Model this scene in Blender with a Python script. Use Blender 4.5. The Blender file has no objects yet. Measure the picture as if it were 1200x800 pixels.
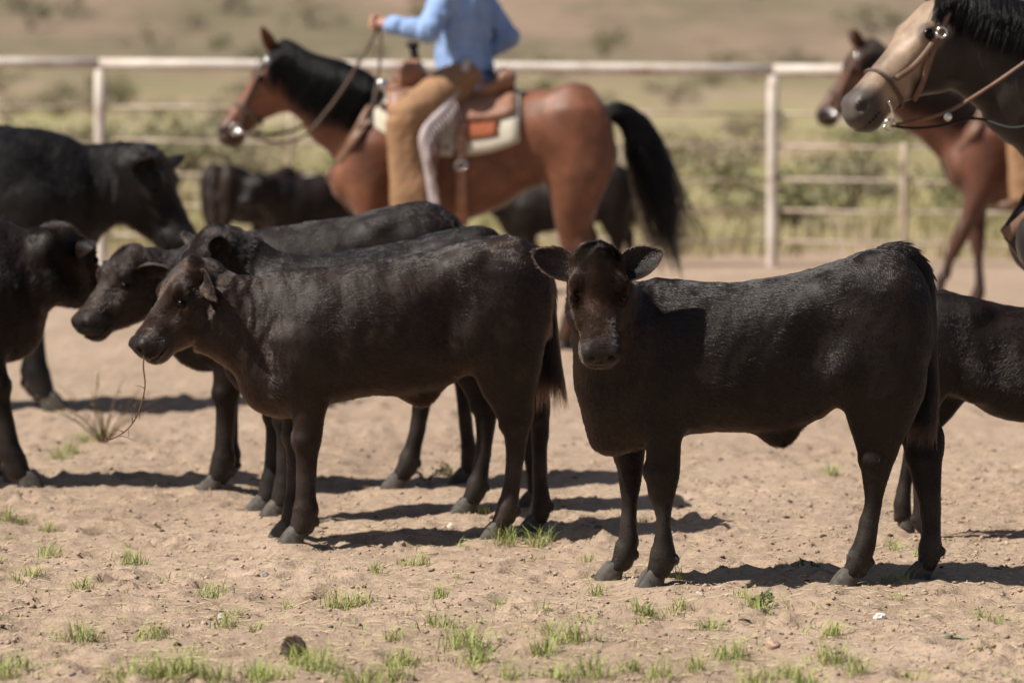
import bpy, math, random
import numpy as np

# ------------------------------------------------------------------ camera, light, exposure
sc = bpy.context.scene
COL = sc.collection
FPX, HORIZON, CAM_H = 4500.0, 86.0, 1.57          # focal length in photo pixels, eye-level row, camera height
PITCH = math.atan((400 - HORIZON) / FPX)
cam_d = bpy.data.cameras.new('camera')
cam = bpy.data.objects.new('camera', cam_d)
COL.objects.link(cam)
cam.location = (0, 0, CAM_H)
cam.rotation_euler = (math.pi / 2 - PITCH, 0, 0)
cam_d.sensor_width = 36
cam_d.lens = 135
cam_d.clip_end = 3000
cam_d.dof.use_dof = True
cam_d.dof.focus_distance = 11.75
cam_d.dof.aperture_fstop = 2.9
sc.camera = cam

SUN_EL, SUN_PHI = math.radians(53), math.radians(23)   # sun high on the viewer's side of due left
S = np.array([-math.cos(SUN_EL) * math.cos(SUN_PHI), -math.cos(SUN_EL) * math.sin(SUN_PHI), math.sin(SUN_EL)])
wd = bpy.data.worlds.new('World')
sc.world = wd
wd.use_nodes = True
nt = wd.node_tree
nt.nodes.clear()
wo = nt.nodes.new('ShaderNodeOutputWorld')
bg = nt.nodes.new('ShaderNodeBackground')
sky = nt.nodes.new('ShaderNodeTexSky')
sky.sky_type = 'NISHITA'
sky.sun_disc = False
sky.sun_elevation = SUN_EL
sky.sun_rotation = math.atan2(S[0], S[1])
sky.dust_density = 2.0
bg.inputs['Strength'].default_value = 0.05
nt.links.new(sky.outputs[0], bg.inputs[0])
nt.links.new(bg.outputs[0], wo.inputs[0])
sun_d = bpy.data.lights.new('sun', 'SUN')
sun_d.energy = 5.0
sun_d.angle = math.radians(0.6)
sun_d.color = (1.0, 0.95, 0.87)
sun = bpy.data.objects.new('sun', sun_d)
COL.objects.link(sun)
from mathutils import Vector, Matrix, noise as mnoise
sun.rotation_euler = Vector(S).to_track_quat('Z', 'Y').to_euler()
sun.location = (-20, -5, 30)
sc.view_settings.view_transform = 'Standard'
sc.view_settings.look = 'None'
sc.view_settings.exposure = 0.5
sc.view_settings.gamma = 1
sc.cycles.use_denoising = True
sc.cycles.max_bounces = 6
sc.cycles_curves.shape = 'RIBBONS'

rng = np.random.default_rng(7)
random.seed(7)
PI = math.pi
R = math.radians


# ------------------------------------------------------------------ pixel helpers
CAMP = np.array([0, 0, CAM_H])
FWD = np.array([0, math.cos(PITCH), -math.sin(PITCH)])
UPV = np.array([0, math.sin(PITCH), math.cos(PITCH)])


def ray(px, py):
    d = FWD + UPV * (400 - py) / FPX
    return np.array([(px - 600) / FPX, d[1], d[2]])


def ground_at(px, py):
    d = ray(px, py)
    t = -CAM_H / d[2]
    return CAMP + d * t


def at_depth(px, py, y):
    d = ray(px, py)
    return CAMP + d * (y / d[1])


def nrm(v):
    v = np.asarray(v, float)
    return v / np.linalg.norm(v)


class Frame:
    """An animal's own axes: x forward, y to its left, z up; standing at (X, Y)."""
    def __init__(self, X, Y, yaw_deg):
        self.o = np.array([X, Y, 0.0])
        a = R(yaw_deg)
        self.yaw = a
        self.f = np.array([math.cos(a), math.sin(a), 0])
        self.l = np.array([-math.sin(a), math.cos(a), 0])

    def loc(self, px, py, yoff=0.0):
        d = ray(px, py)
        o = self.o + self.l * yoff
        t = ((o - CAMP) @ self.l) / (d @ self.l)
        p = CAMP + d * t - self.o
        return np.array([p @ self.f, p @ self.l, p[2]])

    def xz(self, px, py, yoff=0.0):
        p = self.loc(px, py, yoff)
        return p[0], p[2]


# ------------------------------------------------------------------ smooth-union fields
def pchip(x, y, xn):
    x = np.asarray(x, float); y = np.asarray(y, float)
    h = np.diff(x); s = np.diff(y) / h
    m = np.zeros_like(y)
    m[0], m[-1] = s[0], s[-1]
    for i in range(1, len(x) - 1):
        m[i] = 0 if s[i - 1] * s[i] <= 0 else 2 * s[i - 1] * s[i] / (s[i - 1] + s[i])
    i = np.clip(np.searchsorted(x, xn) - 1, 0, len(x) - 2)
    t = (xn - x[i]) / h[i]
    return ((2*t**3 - 3*t**2 + 1) * y[i] + (t**3 - 2*t**2 + t) * h[i] * m[i]
            + (-2*t**3 + 3*t**2) * y[i + 1] + (t**3 - t**2) * h[i] * m[i + 1])


class Loft:
    """Sections along U: rows (u, vc, wc, up, down, half width)."""
    def __init__(self, O, U, V, rows, p=2.0, cap=(0.6, 0.6)):
        self.O = np.asarray(O, float)
        self.U = nrm(U)
        V = np.asarray(V, float)
        self.V = nrm(V - (V @ self.U) * self.U)
        self.W = np.cross(self.U, self.V)
        rows = np.array(sorted([tuple(r) for r in rows]), float)
        n = 90
        un = np.linspace(rows[0, 0], rows[-1, 0], n)
        T = np.stack([un] + [pchip(rows[:, 0], rows[:, k], un) for k in range(1, 6)], 1)
        ext = []
        for e, sgn, c in ((T[0], -1, cap[0]), (T[-1], 1, cap[1])):
            L = c * min(e[3] + e[4], 2 * e[5]) / 2
            blk = []
            for k in range(1, 9):
                a = k / 8 * PI / 2
                q = e.copy()
                q[0] += sgn * L * math.sin(a)
                q[3:6] *= max(math.cos(a), 0.06)
                blk.append(q)
            ext.append(np.array(blk) if c > 0 else np.zeros((0, 6)))
        self.T = np.concatenate([ext[0][::-1], T, ext[1]])
        self.T[:, 3:6] = np.maximum(self.T[:, 3:6], 0.002)
        self.p = p

    def point(self, u, phi, off=0.0):
        """Surface point at angle phi (0 = V side, positive towards W)."""
        q = [np.interp(u, self.T[:, 0], self.T[:, k]) for k in range(1, 6)]
        c, s_ = math.cos(phi), math.sin(phi)
        rv = (q[2] if c > 0 else q[3]) + off
        rw = q[4] + off
        e = 2.0 / self.p
        v = q[0] + rv * math.copysign(abs(c) ** e, c)
        w = q[1] + rw * math.copysign(abs(s_) ** e, s_)
        return self.O + self.U * u + self.V * v + self.W * w

    def bounds(self):
        pts = []
        for q in self.T[::4].tolist() + [self.T[-1].tolist()]:
            for sv in (q[1] + q[3], q[1] - q[4]):
                for sw in (q[2] + q[5], q[2] - q[5]):
                    pts.append(self.O + self.U * q[0] + self.V * sv + self.W * sw)
        pts = np.array(pts)
        return pts.min(0), pts.max(0)

    def d(self, X, Y, Z):
        dx, dy, dz = X - self.O[0], Y - self.O[1], Z - self.O[2]
        u = dx * self.U[0] + dy * self.U[1] + dz * self.U[2]
        v = dx * self.V[0] + dy * self.V[1] + dz * self.V[2]
        w = dx * self.W[0] + dy * self.W[1] + dz * self.W[2]
        T = self.T
        uc = np.clip(u, T[0, 0], T[-1, 0])
        g = [np.interp(uc, T[:, 0], T[:, k]) for k in range(1, 6)]
        v = v - g[0]; w = w - g[1]
        rv = np.where(v > 0, g[2], g[3])
        rho = np.sqrt(v * v + w * w) + 1e-9
        p = self.p
        if p == 2.0:
            f = np.sqrt((v / rv) ** 2 + (w / g[4]) ** 2) + 1e-9
        else:
            f = (np.abs(v / rv) ** p + np.abs(w / g[4]) ** p) ** (1 / p) + 1e-9
        mn = np.minimum(rv, g[4])
        d = np.where(f > 0.35, rho * (1 - 1 / f), -mn)
        d = np.maximum(d, -mn)
        du = np.abs(u - uc)
        return np.where(du > 0, np.sqrt(np.maximum(d, 0) ** 2 + du * du), d)


class Ell:
    def __init__(self, c, r, ax=None):
        self.c = np.asarray(c, float); self.r = np.asarray(r, float)
        self.A = np.eye(3) if ax is None else np.array(ax, float)   # rows = axes

    def bounds(self):
        e = np.sqrt(((self.A * self.r[:, None]) ** 2).sum(0))
        return self.c - e, self.c + e

    def d(self, X, Y, Z):
        q = [X - self.c[0], Y - self.c[1], Z - self.c[2]]
        a = [(self.A[i, 0] * q[0] + self.A[i, 1] * q[1] + self.A[i, 2] * q[2]) for i in range(3)]
        k0 = np.sqrt(sum((a[i] / self.r[i]) ** 2 for i in range(3))) + 1e-9
        k1 = np.sqrt(sum((a[i] / self.r[i] ** 2) ** 2 for i in range(3))) + 1e-9
        return k0 * (k0 - 1) / k1


class Cap:
    """Tapered capsule a -> b."""
    def __init__(self, a, b, ra, rb):
        self.a, self.b = np.asarray(a, float), np.asarray(b, float)
        self.ra, self.rb = ra, rb

    def bounds(self):
        r = max(self.ra, self.rb)
        return np.minimum(self.a, self.b) - r, np.maximum(self.a, self.b) + r

    def d(self, X, Y, Z):
        ab = self.b - self.a
        h = ((X - self.a[0]) * ab[0] + (Y - self.a[1]) * ab[1] + (Z - self.a[2]) * ab[2]) / (ab @ ab)
        h = np.clip(h, 0, 1)
        dx = X - self.a[0] - ab[0] * h
        dy = Y - self.a[1] - ab[1] * h
        dz = Z - self.a[2] - ab[2] * h
        return np.sqrt(dx * dx + dy * dy + dz * dz) - (self.ra + (self.rb - self.ra) * h)


class Body:
    """Collects primitives, then meshes their smooth union as ONE continuous surface."""
    def __init__(self):
        self.ops = []

    def add(self, prim, k=0.03, flow=None, hair=1.0, col=None):
        self.ops.append((prim, k, 1, flow, hair, col))
        return prim

    def sub(self, prim, k=0.01):
        self.ops.append((prim, k, -1, None, 0, None))

    def mesh(self, vox):
        lo = np.min([o[0].bounds()[0] for o in self.ops if o[2] > 0], 0) - 3 * vox
        hi = np.max([o[0].bounds()[1] for o in self.ops if o[2] > 0], 0) + 3 * vox
        n = np.ceil((hi - lo) / vox).astype(int) + 1
        ax = [(lo[i] + vox * np.arange(n[i])).astype(np.float32) for i in range(3)]
        D = np.full(tuple(n), 1.0, np.float32)
        for prim, k, sgn, *_ in self.ops:
            b0, b1 = prim.bounds()
            m = k + 2.5 * vox
            i0 = np.clip(np.floor((b0 - m - lo) / vox).astype(int), 0, n - 1)
            i1 = np.clip(np.ceil((b1 + m - lo) / vox).astype(int) + 1, 1, n)
            sl = tuple(slice(i0[i], i1[i]) for i in range(3))
            X, Y, Z = np.meshgrid(*[ax[i][sl[i]] for i in range(3)], indexing='ij')
            d = prim.d(X, Y, Z).astype(np.float32)
            a = D[sl]
            if sgn > 0:
                h = np.maximum(k - np.abs(a - d), 0) / k
                D[sl] = np.minimum(a, d) - h * h * k * 0.25
            else:
                d = -d
                h = np.maximum(k - np.abs(a - d), 0) / k
                D[sl] = np.maximum(a, d) + h * h * k * 0.25
        return nets(D, lo, vox)


def nets(D, lo, vox):
    ins = D < 0
    c = np.zeros(tuple(s - 1 for s in D.shape), np.int8)
    off = [(i, j, k) for i in (0, 1) for j in (0, 1) for k in (0, 1)]
    for i, j, k in off:
        c += ins[i:i + c.shape[0], j:j + c.shape[1], k:k + c.shape[2]]
    mask = (c > 0) & (c < 8)
    act = np.argwhere(mask)
    idx = np.full(c.shape, -1, np.int32)
    idx[mask] = np.arange(len(act))
    vals = {o: D[act[:, 0] + o[0], act[:, 1] + o[1], act[:, 2] + o[2]] for o in off}
    acc = np.zeros((len(act), 3)); cnt = np.zeros(len(act))
    for a in off:
        for ax in range(3):
            if a[ax] == 0:
                b = list(a); b[ax] = 1; b = tuple(b)
                va, vb = vals[a], vals[b]
                s_ = (va < 0) != (vb < 0)
                t = np.where(s_, va / np.where(s_, va - vb, 1), 0)
                p = np.array(a, float)[None, :].repeat(len(act), 0)
                p[:, ax] = t
                acc += p * s_[:, None]
                cnt += s_
    V = lo + vox * (act + acc / cnt[:, None])
    quads = []
    for ax in range(3):
        o1, o2 = (ax + 1) % 3, (ax + 2) % 3
        sa = [slice(None)] * 3; sb = [slice(None)] * 3
        sa[ax] = slice(0, -1); sb[ax] = slice(1, None)
        A, B = ins[tuple(sa)], ins[tuple(sb)]
        for flip, M in ((False, A & ~B), (True, ~A & B)):
            e = np.argwhere(M)
            if not len(e):
                continue
            def cell(d1, d2):
                q = e.copy(); q[:, o1] -= d1; q[:, o2] -= d2
                return idx[q[:, 0], q[:, 1], q[:, 2]]
            q = np.stack([cell(1, 1), cell(0, 1), cell(0, 0), cell(1, 0)], 1)
            if flip:
                q = q[:, ::-1]
            quads.append(q)
    return V, np.concatenate(quads)


def vnormals(V, Q):
    n = np.cross(V[Q[:, 2]] - V[Q[:, 0]], V[Q[:, 3]] - V[Q[:, 1]])
    N = np.zeros_like(V)
    for k in range(4):
        np.add.at(N, Q[:, k], n)
    return N / (np.linalg.norm(N, axis=1, keepdims=True) + 1e-12)


# ------------------------------------------------------------------ objects
def link(name, data, parent=None, mat=None):
    o = bpy.data.objects.new(name, data)
    COL.objects.link(o)
    if mat is not None:
        data.materials.append(mat)
    if parent is not None:
        o.parent = parent
    return o


def mesh_arr(name, V, F, parent=None, mat=None, smooth=True):
    """F: (n, 3) or (n, 4) index array."""
    V = np.ascontiguousarray(V, np.float32); F = np.ascontiguousarray(F, np.int32)
    m = bpy.data.meshes.new(name)
    m.vertices.add(len(V)); m.vertices.foreach_set('co', V.ravel())
    k = F.shape[1]
    m.loops.add(F.size); m.loops.foreach_set('vertex_index', F.ravel())
    m.polygons.add(len(F))
    m.polygons.foreach_set('loop_start', np.arange(0, F.size, k, dtype=np.int32))
    if smooth:
        m.polygons.foreach_set('use_smooth', np.ones(len(F), bool))
    m.update(calc_edges=True)
    return link(name, m, parent, mat)


def mesh_py(name, V, F, parent=None, mat=None, smooth=True):
    m = bpy.data.meshes.new(name)
    m.from_pydata([tuple(map(float, v)) for v in V], [], [tuple(map(int, f)) for f in F])
    if smooth:
        m.polygons.foreach_set('use_smooth', np.ones(len(m.polygons), bool))
    m.update()
    return link(name, m, parent, mat)


def vcol(o, arr, name='coat'):
    a = o.data.attributes.new(name, 'FLOAT_COLOR', 'POINT')
    c = np.ones((len(arr), 4), np.float32); c[:, :3] = arr
    a.data.foreach_set('color', c.ravel())


def tag(o, label=None, cat=None, group=None, kind=None):
    for k, v in (('label', label), ('category', cat), ('group', group), ('kind', kind)):
        if v:
            o[k] = v
    return o


def root(name, fr=None, label=None, cat=None, group=None, loc=None):
    o = bpy.data.objects.new(name, None)
    o.empty_display_size = 0.1
    COL.objects.link(o)
    if fr is not None:
        o.location = fr.o; o.rotation_euler = (0, 0, fr.yaw)
    if loc is not None:
        o.location = loc
    return tag(o, label, cat, group)


def tube_geo(pts, rad, n=8, flat=None):
    """Tube along pts; rad scalar or list; flat=(a, b, normal) makes a strap with that cross-section."""
    pts = np.asarray(pts, float); m = len(pts)
    rad = np.full(m, rad, float) if np.isscalar(rad) else np.asarray(rad, float)
    T = np.gradient(pts, axis=0); T /= np.linalg.norm(T, axis=1, keepdims=True) + 1e-12
    up = np.array([0.13, 0.21, 0.97]) if flat is None else nrm(flat[2])
    V = []
    for i in range(m):
        a = np.cross(T[i], up)
        if np.linalg.norm(a) < 1e-4:
            a = np.cross(T[i], [1, 0.2, 0])
        a = nrm(a); b = np.cross(a, T[i])
        for k in range(n):
            t = 2 * PI * k / n
            if flat is None:
                V.append(pts[i] + rad[i] * (a * math.cos(t) + b * math.sin(t)))
            else:
                c, s_ = math.cos(t), math.sin(t)
                V.append(pts[i] + rad[i] * (a * flat[0] * math.copysign(abs(c) ** .4, c) + b * flat[1] * math.copysign(abs(s_) ** .4, s_)))
    F = []
    for i in range(m - 1):
        for k in range(n):
            k2 = (k + 1) % n
            F.append((i*n + k, i*n + k2, (i+1)*n + k2, (i+1)*n + k))
    F.append(tuple(range(n))[::-1]); F.append(tuple((m-1)*n + k for k in range(n)))
    return V, F


def tube(name, pts, rad, parent=None, mat=None, n=8, flat=None):
    V, F = tube_geo(pts, rad, n, flat)
    return mesh_py(name, V, F, parent, mat)


def spline(P, n=40):
    """Smooth curve through the points."""
    P = np.asarray(P, float)
    s_ = np.concatenate([[0], np.cumsum(np.linalg.norm(np.diff(P, axis=0), axis=1))])
    t = np.linspace(0, s_[-1], n)
    # natural-ish Catmull-Rom
    out = np.zeros((n, P.shape[1]))
    M = np.gradient(P, s_, axis=0)
    i = np.clip(np.searchsorted(s_, t) - 1, 0, len(P) - 2)
    h = (s_[i + 1] - s_[i])[:, None]; u = ((t - s_[i]) / h[:, 0])[:, None]
    out = ((2*u**3 - 3*u**2 + 1) * P[i] + (u**3 - 2*u**2 + u) * h * M[i]
           + (-2*u**3 + 3*u**2) * P[i + 1] + (u**3 - u**2) * h * M[i + 1])
    return out


def join_geo(parts):
    V, F = [], []
    for v, f in parts:
        b = len(V)
        V.extend(v)
        F.extend([tuple(i + b for i in q) for q in f])
    return V, F


def strands(name, P, rad, parent, mat, col=None):
    """P: (n, k, 3) hair points; rad: (k,) or (n, k)."""
    n, k, _ = P.shape
    h = bpy.data.hair_curves.new(name)
    h.add_curves([k] * n)
    h.attributes['position'].data.foreach_set('vector', np.ascontiguousarray(P, np.float32).ravel())
    r = np.broadcast_to(np.asarray(rad, np.float32), (n, k)) if np.ndim(rad) == 1 else np.asarray(rad, np.float32)
    at = h.attributes.get('radius') or h.attributes.new('radius', 'FLOAT', 'POINT')
    at.data.foreach_set('value', np.ascontiguousarray(r).ravel())
    if col is not None:
        a = h.attributes.new('coat', 'FLOAT_COLOR', 'CURVE')
        c = np.ones((n, 4), np.float32); c[:, :3] = col
        a.data.foreach_set('color', c.ravel())
    return link(name, h, parent, mat)


# ------------------------------------------------------------------ materials
class NT:
    def __init__(self, name):
        self.m = bpy.data.materials.new(name)
        self.m.use_nodes = True
        self.t = self.m.node_tree
        self.t.nodes.clear()
        self.out = self.n('ShaderNodeOutputMaterial')

    def n(self, typ, **kw):
        nd = self.t.nodes.new(typ)
        for k, v in kw.items():
            if k.startswith('i_'):
                key = k[2:]
                nd.inputs[int(key) if key.isdigit() else key.replace('_', ' ')].default_value = v
            else:
                setattr(nd, k, v)
        return nd

    def l(self, a, b):
        self.t.links.new(a, b)

    def noise(self, vec, scale, detail=4, rough=0.55, dist=0.0):
        nd = self.n('ShaderNodeTexNoise', i_Scale=scale, i_Detail=detail, i_Roughness=rough, i_Distortion=dist)
        self.l(vec, nd.inputs['Vector'])
        return nd.outputs[0]

    def ramp(self, fac, stops):
        nd = self.n('ShaderNodeValToRGB')
        cr = nd.color_ramp
        while len(cr.elements) < len(stops):
            cr.elements.new(0.5)
        for e, (p, c) in zip(cr.elements, stops):
            e.position = p; e.color = (*c, 1) if len(c) == 3 else c
        self.l(fac, nd.inputs[0])
        return nd.outputs[0]

    def mix(self, fac, a, b, mode='MIX'):
        nd = self.n('ShaderNodeMix', data_type='RGBA', blend_type=mode)
        for key, v in ((0, fac), (6, a), (7, b)):
            if isinstance(v, (int, float)):
                nd.inputs[key].default_value = v
            elif isinstance(v, tuple):
                nd.inputs[key].default_value = (*v, 1)
            else:
                self.l(v, nd.inputs[key])
        return nd.outputs[2]

    def math(self, op, a, b=0.0, clamp=False):
        nd = self.n('ShaderNodeMath', operation=op, use_clamp=clamp)
        for k, v in ((0, a), (1, b)):
            if isinstance(v, (int, float)):
                nd.inputs[k].default_value = v
            else:
                self.l(v, nd.inputs[k])
        return nd.outputs[0]

    def coord(self, which='Object', scale=None):
        tc = self.n('ShaderNodeTexCoord').outputs[which]
        if scale:
            mp = self.n('ShaderNodeMapping')
            mp.inputs['Scale'].default_value = scale
            self.l(tc, mp.inputs[0])
            return mp.outputs[0]
        return tc

    def bump(self, h, strength=0.3, dist=0.01):
        b = self.n('ShaderNodeBump', i_Strength=strength, i_Distance=dist)
        self.l(h, b.inputs['Height'])
        return b.outputs[0]

    def pbr(self, col, rough=0.6, spec=0.5, normal=None, metal=0.0, **kw):
        b = self.n('ShaderNodeBsdfPrincipled')
        if isinstance(col, tuple):
            b.inputs['Base Color'].default_value = (*col, 1)
        else:
            self.l(col, b.inputs['Base Color'])
        if isinstance(rough, (int, float)):
            b.inputs['Roughness'].default_value = rough
        else:
            self.l(rough, b.inputs['Roughness'])
        b.inputs['Specular IOR Level'].default_value = spec
        b.inputs['Metallic'].default_value = metal
        for k, v in kw.items():
            b.inputs[k.replace('_', ' ')].default_value = v
        if normal is not None:
            self.l(normal, b.inputs['Normal'])
        self.l(b.outputs[0], self.out.inputs[0])
        return self.m


def mat_simple(name, col, rough=0.6, spec=0.4, var=0.25, scale=12.0, metal=0.0, bump=0.15, bscale=60.0):
    t = NT(name)
    c = t.coord()
    n1 = t.noise(c, scale, 5)
    lo = tuple(x * (1 - var) for x in col); hi = tuple(min(1, x * (1 + var)) for x in col)
    cc = t.ramp(n1, [(0.3, lo), (0.7, hi)])
    return t.pbr(cc, rough, spec, t.bump(t.noise(c, bscale, 4), bump, 0.004), metal)


def mat_coat(name, rough=0.5, spec=0.35, gain=1.0, bump=0.35, sheen=0.0):
    """Skin and short hair: colour from the animal's 'coat' attribute, mottled, fine hair relief."""
    t = NT(name)
    at = t.n('ShaderNodeAttribute', attribute_name='coat').outputs['Color']
    c = t.coord()
    n1 = t.noise(c, 9, 6, 0.6)
    col = t.mix(1.0, at, t.ramp(n1, [(0.25, (0.6 * gain,) * 3), (0.75, (1.35 * gain,) * 3)]), 'MULTIPLY')
    n2 = t.noise(t.coord('Object', (1.2, 6, 2.6)), 45, 5, 0.65)
    n3 = t.noise(c, 16, 4)
    h = t.math('ADD', t.math('MULTIPLY', n2, 0.6), n3)
    rr = t.ramp(n3, [(0.3, (rough - 0.08,) * 3), (0.7, (rough + 0.12,) * 3)])
    return t.pbr(col, rr, spec, t.bump(h, bump, 0.008), 0.0, Sheen_Weight=sheen, Sheen_Roughness=0.4)


def mat_fur(name, rough=0.32, radial=0.5, gain=1.0, ior=1.45):
    t = NT(name)
    at = t.n('ShaderNodeAttribute', attribute_name='coat').outputs['Color']
    hi = t.n('ShaderNodeHairInfo').outputs['Random']
    col = t.mix(1.0, at, t.ramp(hi, [(0.0, (0.6 * gain,) * 3), (0.8, (1.1 * gain,) * 3), (1.0, (1.5 * gain,) * 3)]), 'MULTIPLY')
    b = t.n('ShaderNodeBsdfHairPrincipled')
    b.model = 'CHIANG'
    b.parametrization = 'COLOR'
    t.l(col, b.inputs['Color'])
    b.inputs['Roughness'].default_value = rough
    b.inputs['Radial Roughness'].default_value = radial
    b.inputs['IOR'].default_value = ior
    t.l(b.outputs[0], t.out.inputs[0])
    return t.m


M_CALF = mat_coat('black_calf_hide', 0.52, 0.22, 1.0, 0.3)
M_FUR = mat_fur('black_calf_hair', 0.24, 0.38, 1.0, 1.46)
M_HORSE = mat_coat('horse_hide', 0.45, 0.38, 1.0, 0.35, 0.1)
M_HORSEHAIR = mat_fur('horse_hair', 0.30, 0.45, 1.0, 1.30)
M_HOOF = mat_simple('hoof_horn', (0.072, 0.062, 0.053), 0.7, 0.3, 0.4, 60)
M_DARKHOOF = mat_simple('dark_hoof_horn', (0.06, 0.05, 0.045), 0.55, 0.3, 0.4, 60)
M_EYE = mat_simple('wet_eye', (0.002, 0.0015, 0.0012), 0.14, 0.2, 0.2, 20, bump=0.0)


# ------------------------------------------------------------------ animal building blocks
def wob(P, f, seed=0):
    """Cheap smooth 3-D noise in about [-1, 1]."""
    r = np.random.default_rng(seed)
    out = np.zeros(len(P)); amp = 0
    for o in range(5):
        k = r.normal(size=(3, 3)) * f * (1.0 + 0.45 * o)
        ph = r.uniform(0, 6.28, 3)
        a = 0.75 ** o
        out += a * np.sin(P @ k[0] + ph[0] + 1.3 * np.sin(P @ k[1] + ph[1])) * np.cos(P @ k[2] + ph[2])
        amp += a * 0.6
    return out / amp


def ear_geo(base, along, facing, L, W, cup=0.8, bend=(0, 0, 0), thick=0.007, ns=13, nt_=9):
    along = nrm(along); facing = np.asarray(facing, float)
    facing = nrm(facing - (facing @ along) * along)
    side = np.cross(along, facing)
    G = []
    for layer in (0, 1):
        for i in range(ns):
            s_ = i / (ns - 1)
            w = W / 2 * max(math.sin(PI * min(1, 0.10 + 0.90 * s_) ** 0.85), 0.04) ** 0.7
            c = np.asarray(base, float) + along * L * s_ + np.asarray(bend, float) * s_ * s_
            for j in range(nt_):
                t = -1 + 2 * j / (nt_ - 1)
                p = c + side * w * t * (1 - 0.12 * (1 - s_)) + facing * w * cup * (1.15 - 0.6 * s_) * (t * t - 0.5)
                if layer:
                    p = p - facing * thick * (1 - 0.45 * abs(t)) * (1.3 - 0.6 * s_)
                G.append(p)
    Q = []
    n1 = ns * nt_
    for i in range(ns - 1):
        for j in range(nt_ - 1):
            a, b, c, d = i*nt_ + j, i*nt_ + j + 1, (i+1)*nt_ + j + 1, (i+1)*nt_ + j
            Q.append((a, d, c, b)); Q.append((a + n1, b + n1, c + n1, d + n1))
        for j in (0, nt_ - 1):
            a, d = i*nt_ + j, (i+1)*nt_ + j
            Q.append((a, a + n1, d + n1, d) if j == 0 else (a, d, d + n1, a + n1))
    for i in (0, ns - 1):
        for j in range(nt_ - 1):
            a, b = i*nt_ + j, i*nt_ + j + 1
            Q.append((a, b, b + n1, a + n1) if i == 0 else (a, a + n1, b + n1, b))
    return np.array(G), np.array(Q)


def sphere(name, c, r, parent, mat, squash=(1, 1, 1), nu=14, nv=10):
    V = [(c[0], c[1], c[2] + r * squash[2])]
    for i in range(1, nv):
        a = PI * i / nv
        for k in range(nu):
            b = 2 * PI * k / nu
            V.append((c[0] + r * squash[0] * math.sin(a) * math.cos(b), c[1] + r * squash[1] * math.sin(a) * math.sin(b), c[2] + r * squash[2] * math.cos(a)))
    V.append((c[0], c[1], c[2] - r * squash[2]))
    F = [(0, 1 + k, 1 + (k + 1) % nu) for k in range(nu)]
    for i in range(nv - 2):
        for k in range(nu):
            a = 1 + i * nu
            F.append((a + k, a + nu + k, a + nu + (k + 1) % nu, a + (k + 1) % nu))
    e = len(V) - 1; a = 1 + (nv - 2) * nu
    F += [(e, a + (k + 1) % nu, a + k) for k in range(nu)]
    return mesh_py(name, V, F, parent, mat)


def hoof(parent, x, y, s=1.0, cloven=True, heading=0.0, lift=0.0, tilt=0.0, mat=None):
    """A hoof standing at (x, y); cloven: two claws in the one hoof."""
    V, F = [], []
    n = 12
    claws = ((-0.019, 0.0225), (0.019, 0.0225)) if cloven else ((0.0, 0.058),)
    for cy, wid in claws:
        b = len(V)
        L = 0.056 if cloven else 0.068
        for z, fx, k in ((-0.012, 0.016, 1.0), (0.004, 0.014, 1.0), (0.03, 0.003, 0.9), (0.05, -0.008, 0.8), (0.066, -0.014, 0.62)):
            for i in range(n):
                t = 2 * PI * i / n
                px = fx + L * k * math.cos(t) * (1.0 if math.cos(t) > 0 else 0.72)
                py = cy + wid * k * math.copysign(abs(math.sin(t)) ** 0.75, math.sin(t)) - 0.25 * cy * max(math.cos(t), 0)
                pz = z
                px, pz = px * math.cos(tilt) - pz * math.sin(tilt), px * math.sin(tilt) + pz * math.cos(tilt)
                px, py = px * math.cos(heading) - py * math.sin(heading), px * math.sin(heading) + py * math.cos(heading)
                V.append((x + px * s, y + py * s, lift + pz * s))
        for r_ in range(4):
            for i in range(n):
                i2 = (i + 1) % n
                F.append((b + r_*n + i, b + r_*n + i2, b + (r_+1)*n + i2, b + (r_+1)*n + i))
        F.append(tuple(b + i for i in range(n))[::-1]); F.append(tuple(b + 4*n + i for i in range(n)))
    return mesh_py('hoof', V, F, parent, mat or M_HOOF)


def head_axes(pitch, yaw, roll=0.0):
    """Nose direction pitched down and turned to the animal's left, in its own axes (degrees)."""
    p, y = R(pitch), R(yaw)
    U = np.array([math.cos(p) * math.cos(y), math.cos(p) * math.sin(y), -math.sin(p)])
    V = nrm(np.array([0, 0, 1.0]) - U[2] * U)
    W = np.cross(U, V)
    r = R(roll)
    return U, V * math.cos(r) + W * math.sin(r), W * math.cos(r) - V * math.sin(r)


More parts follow.
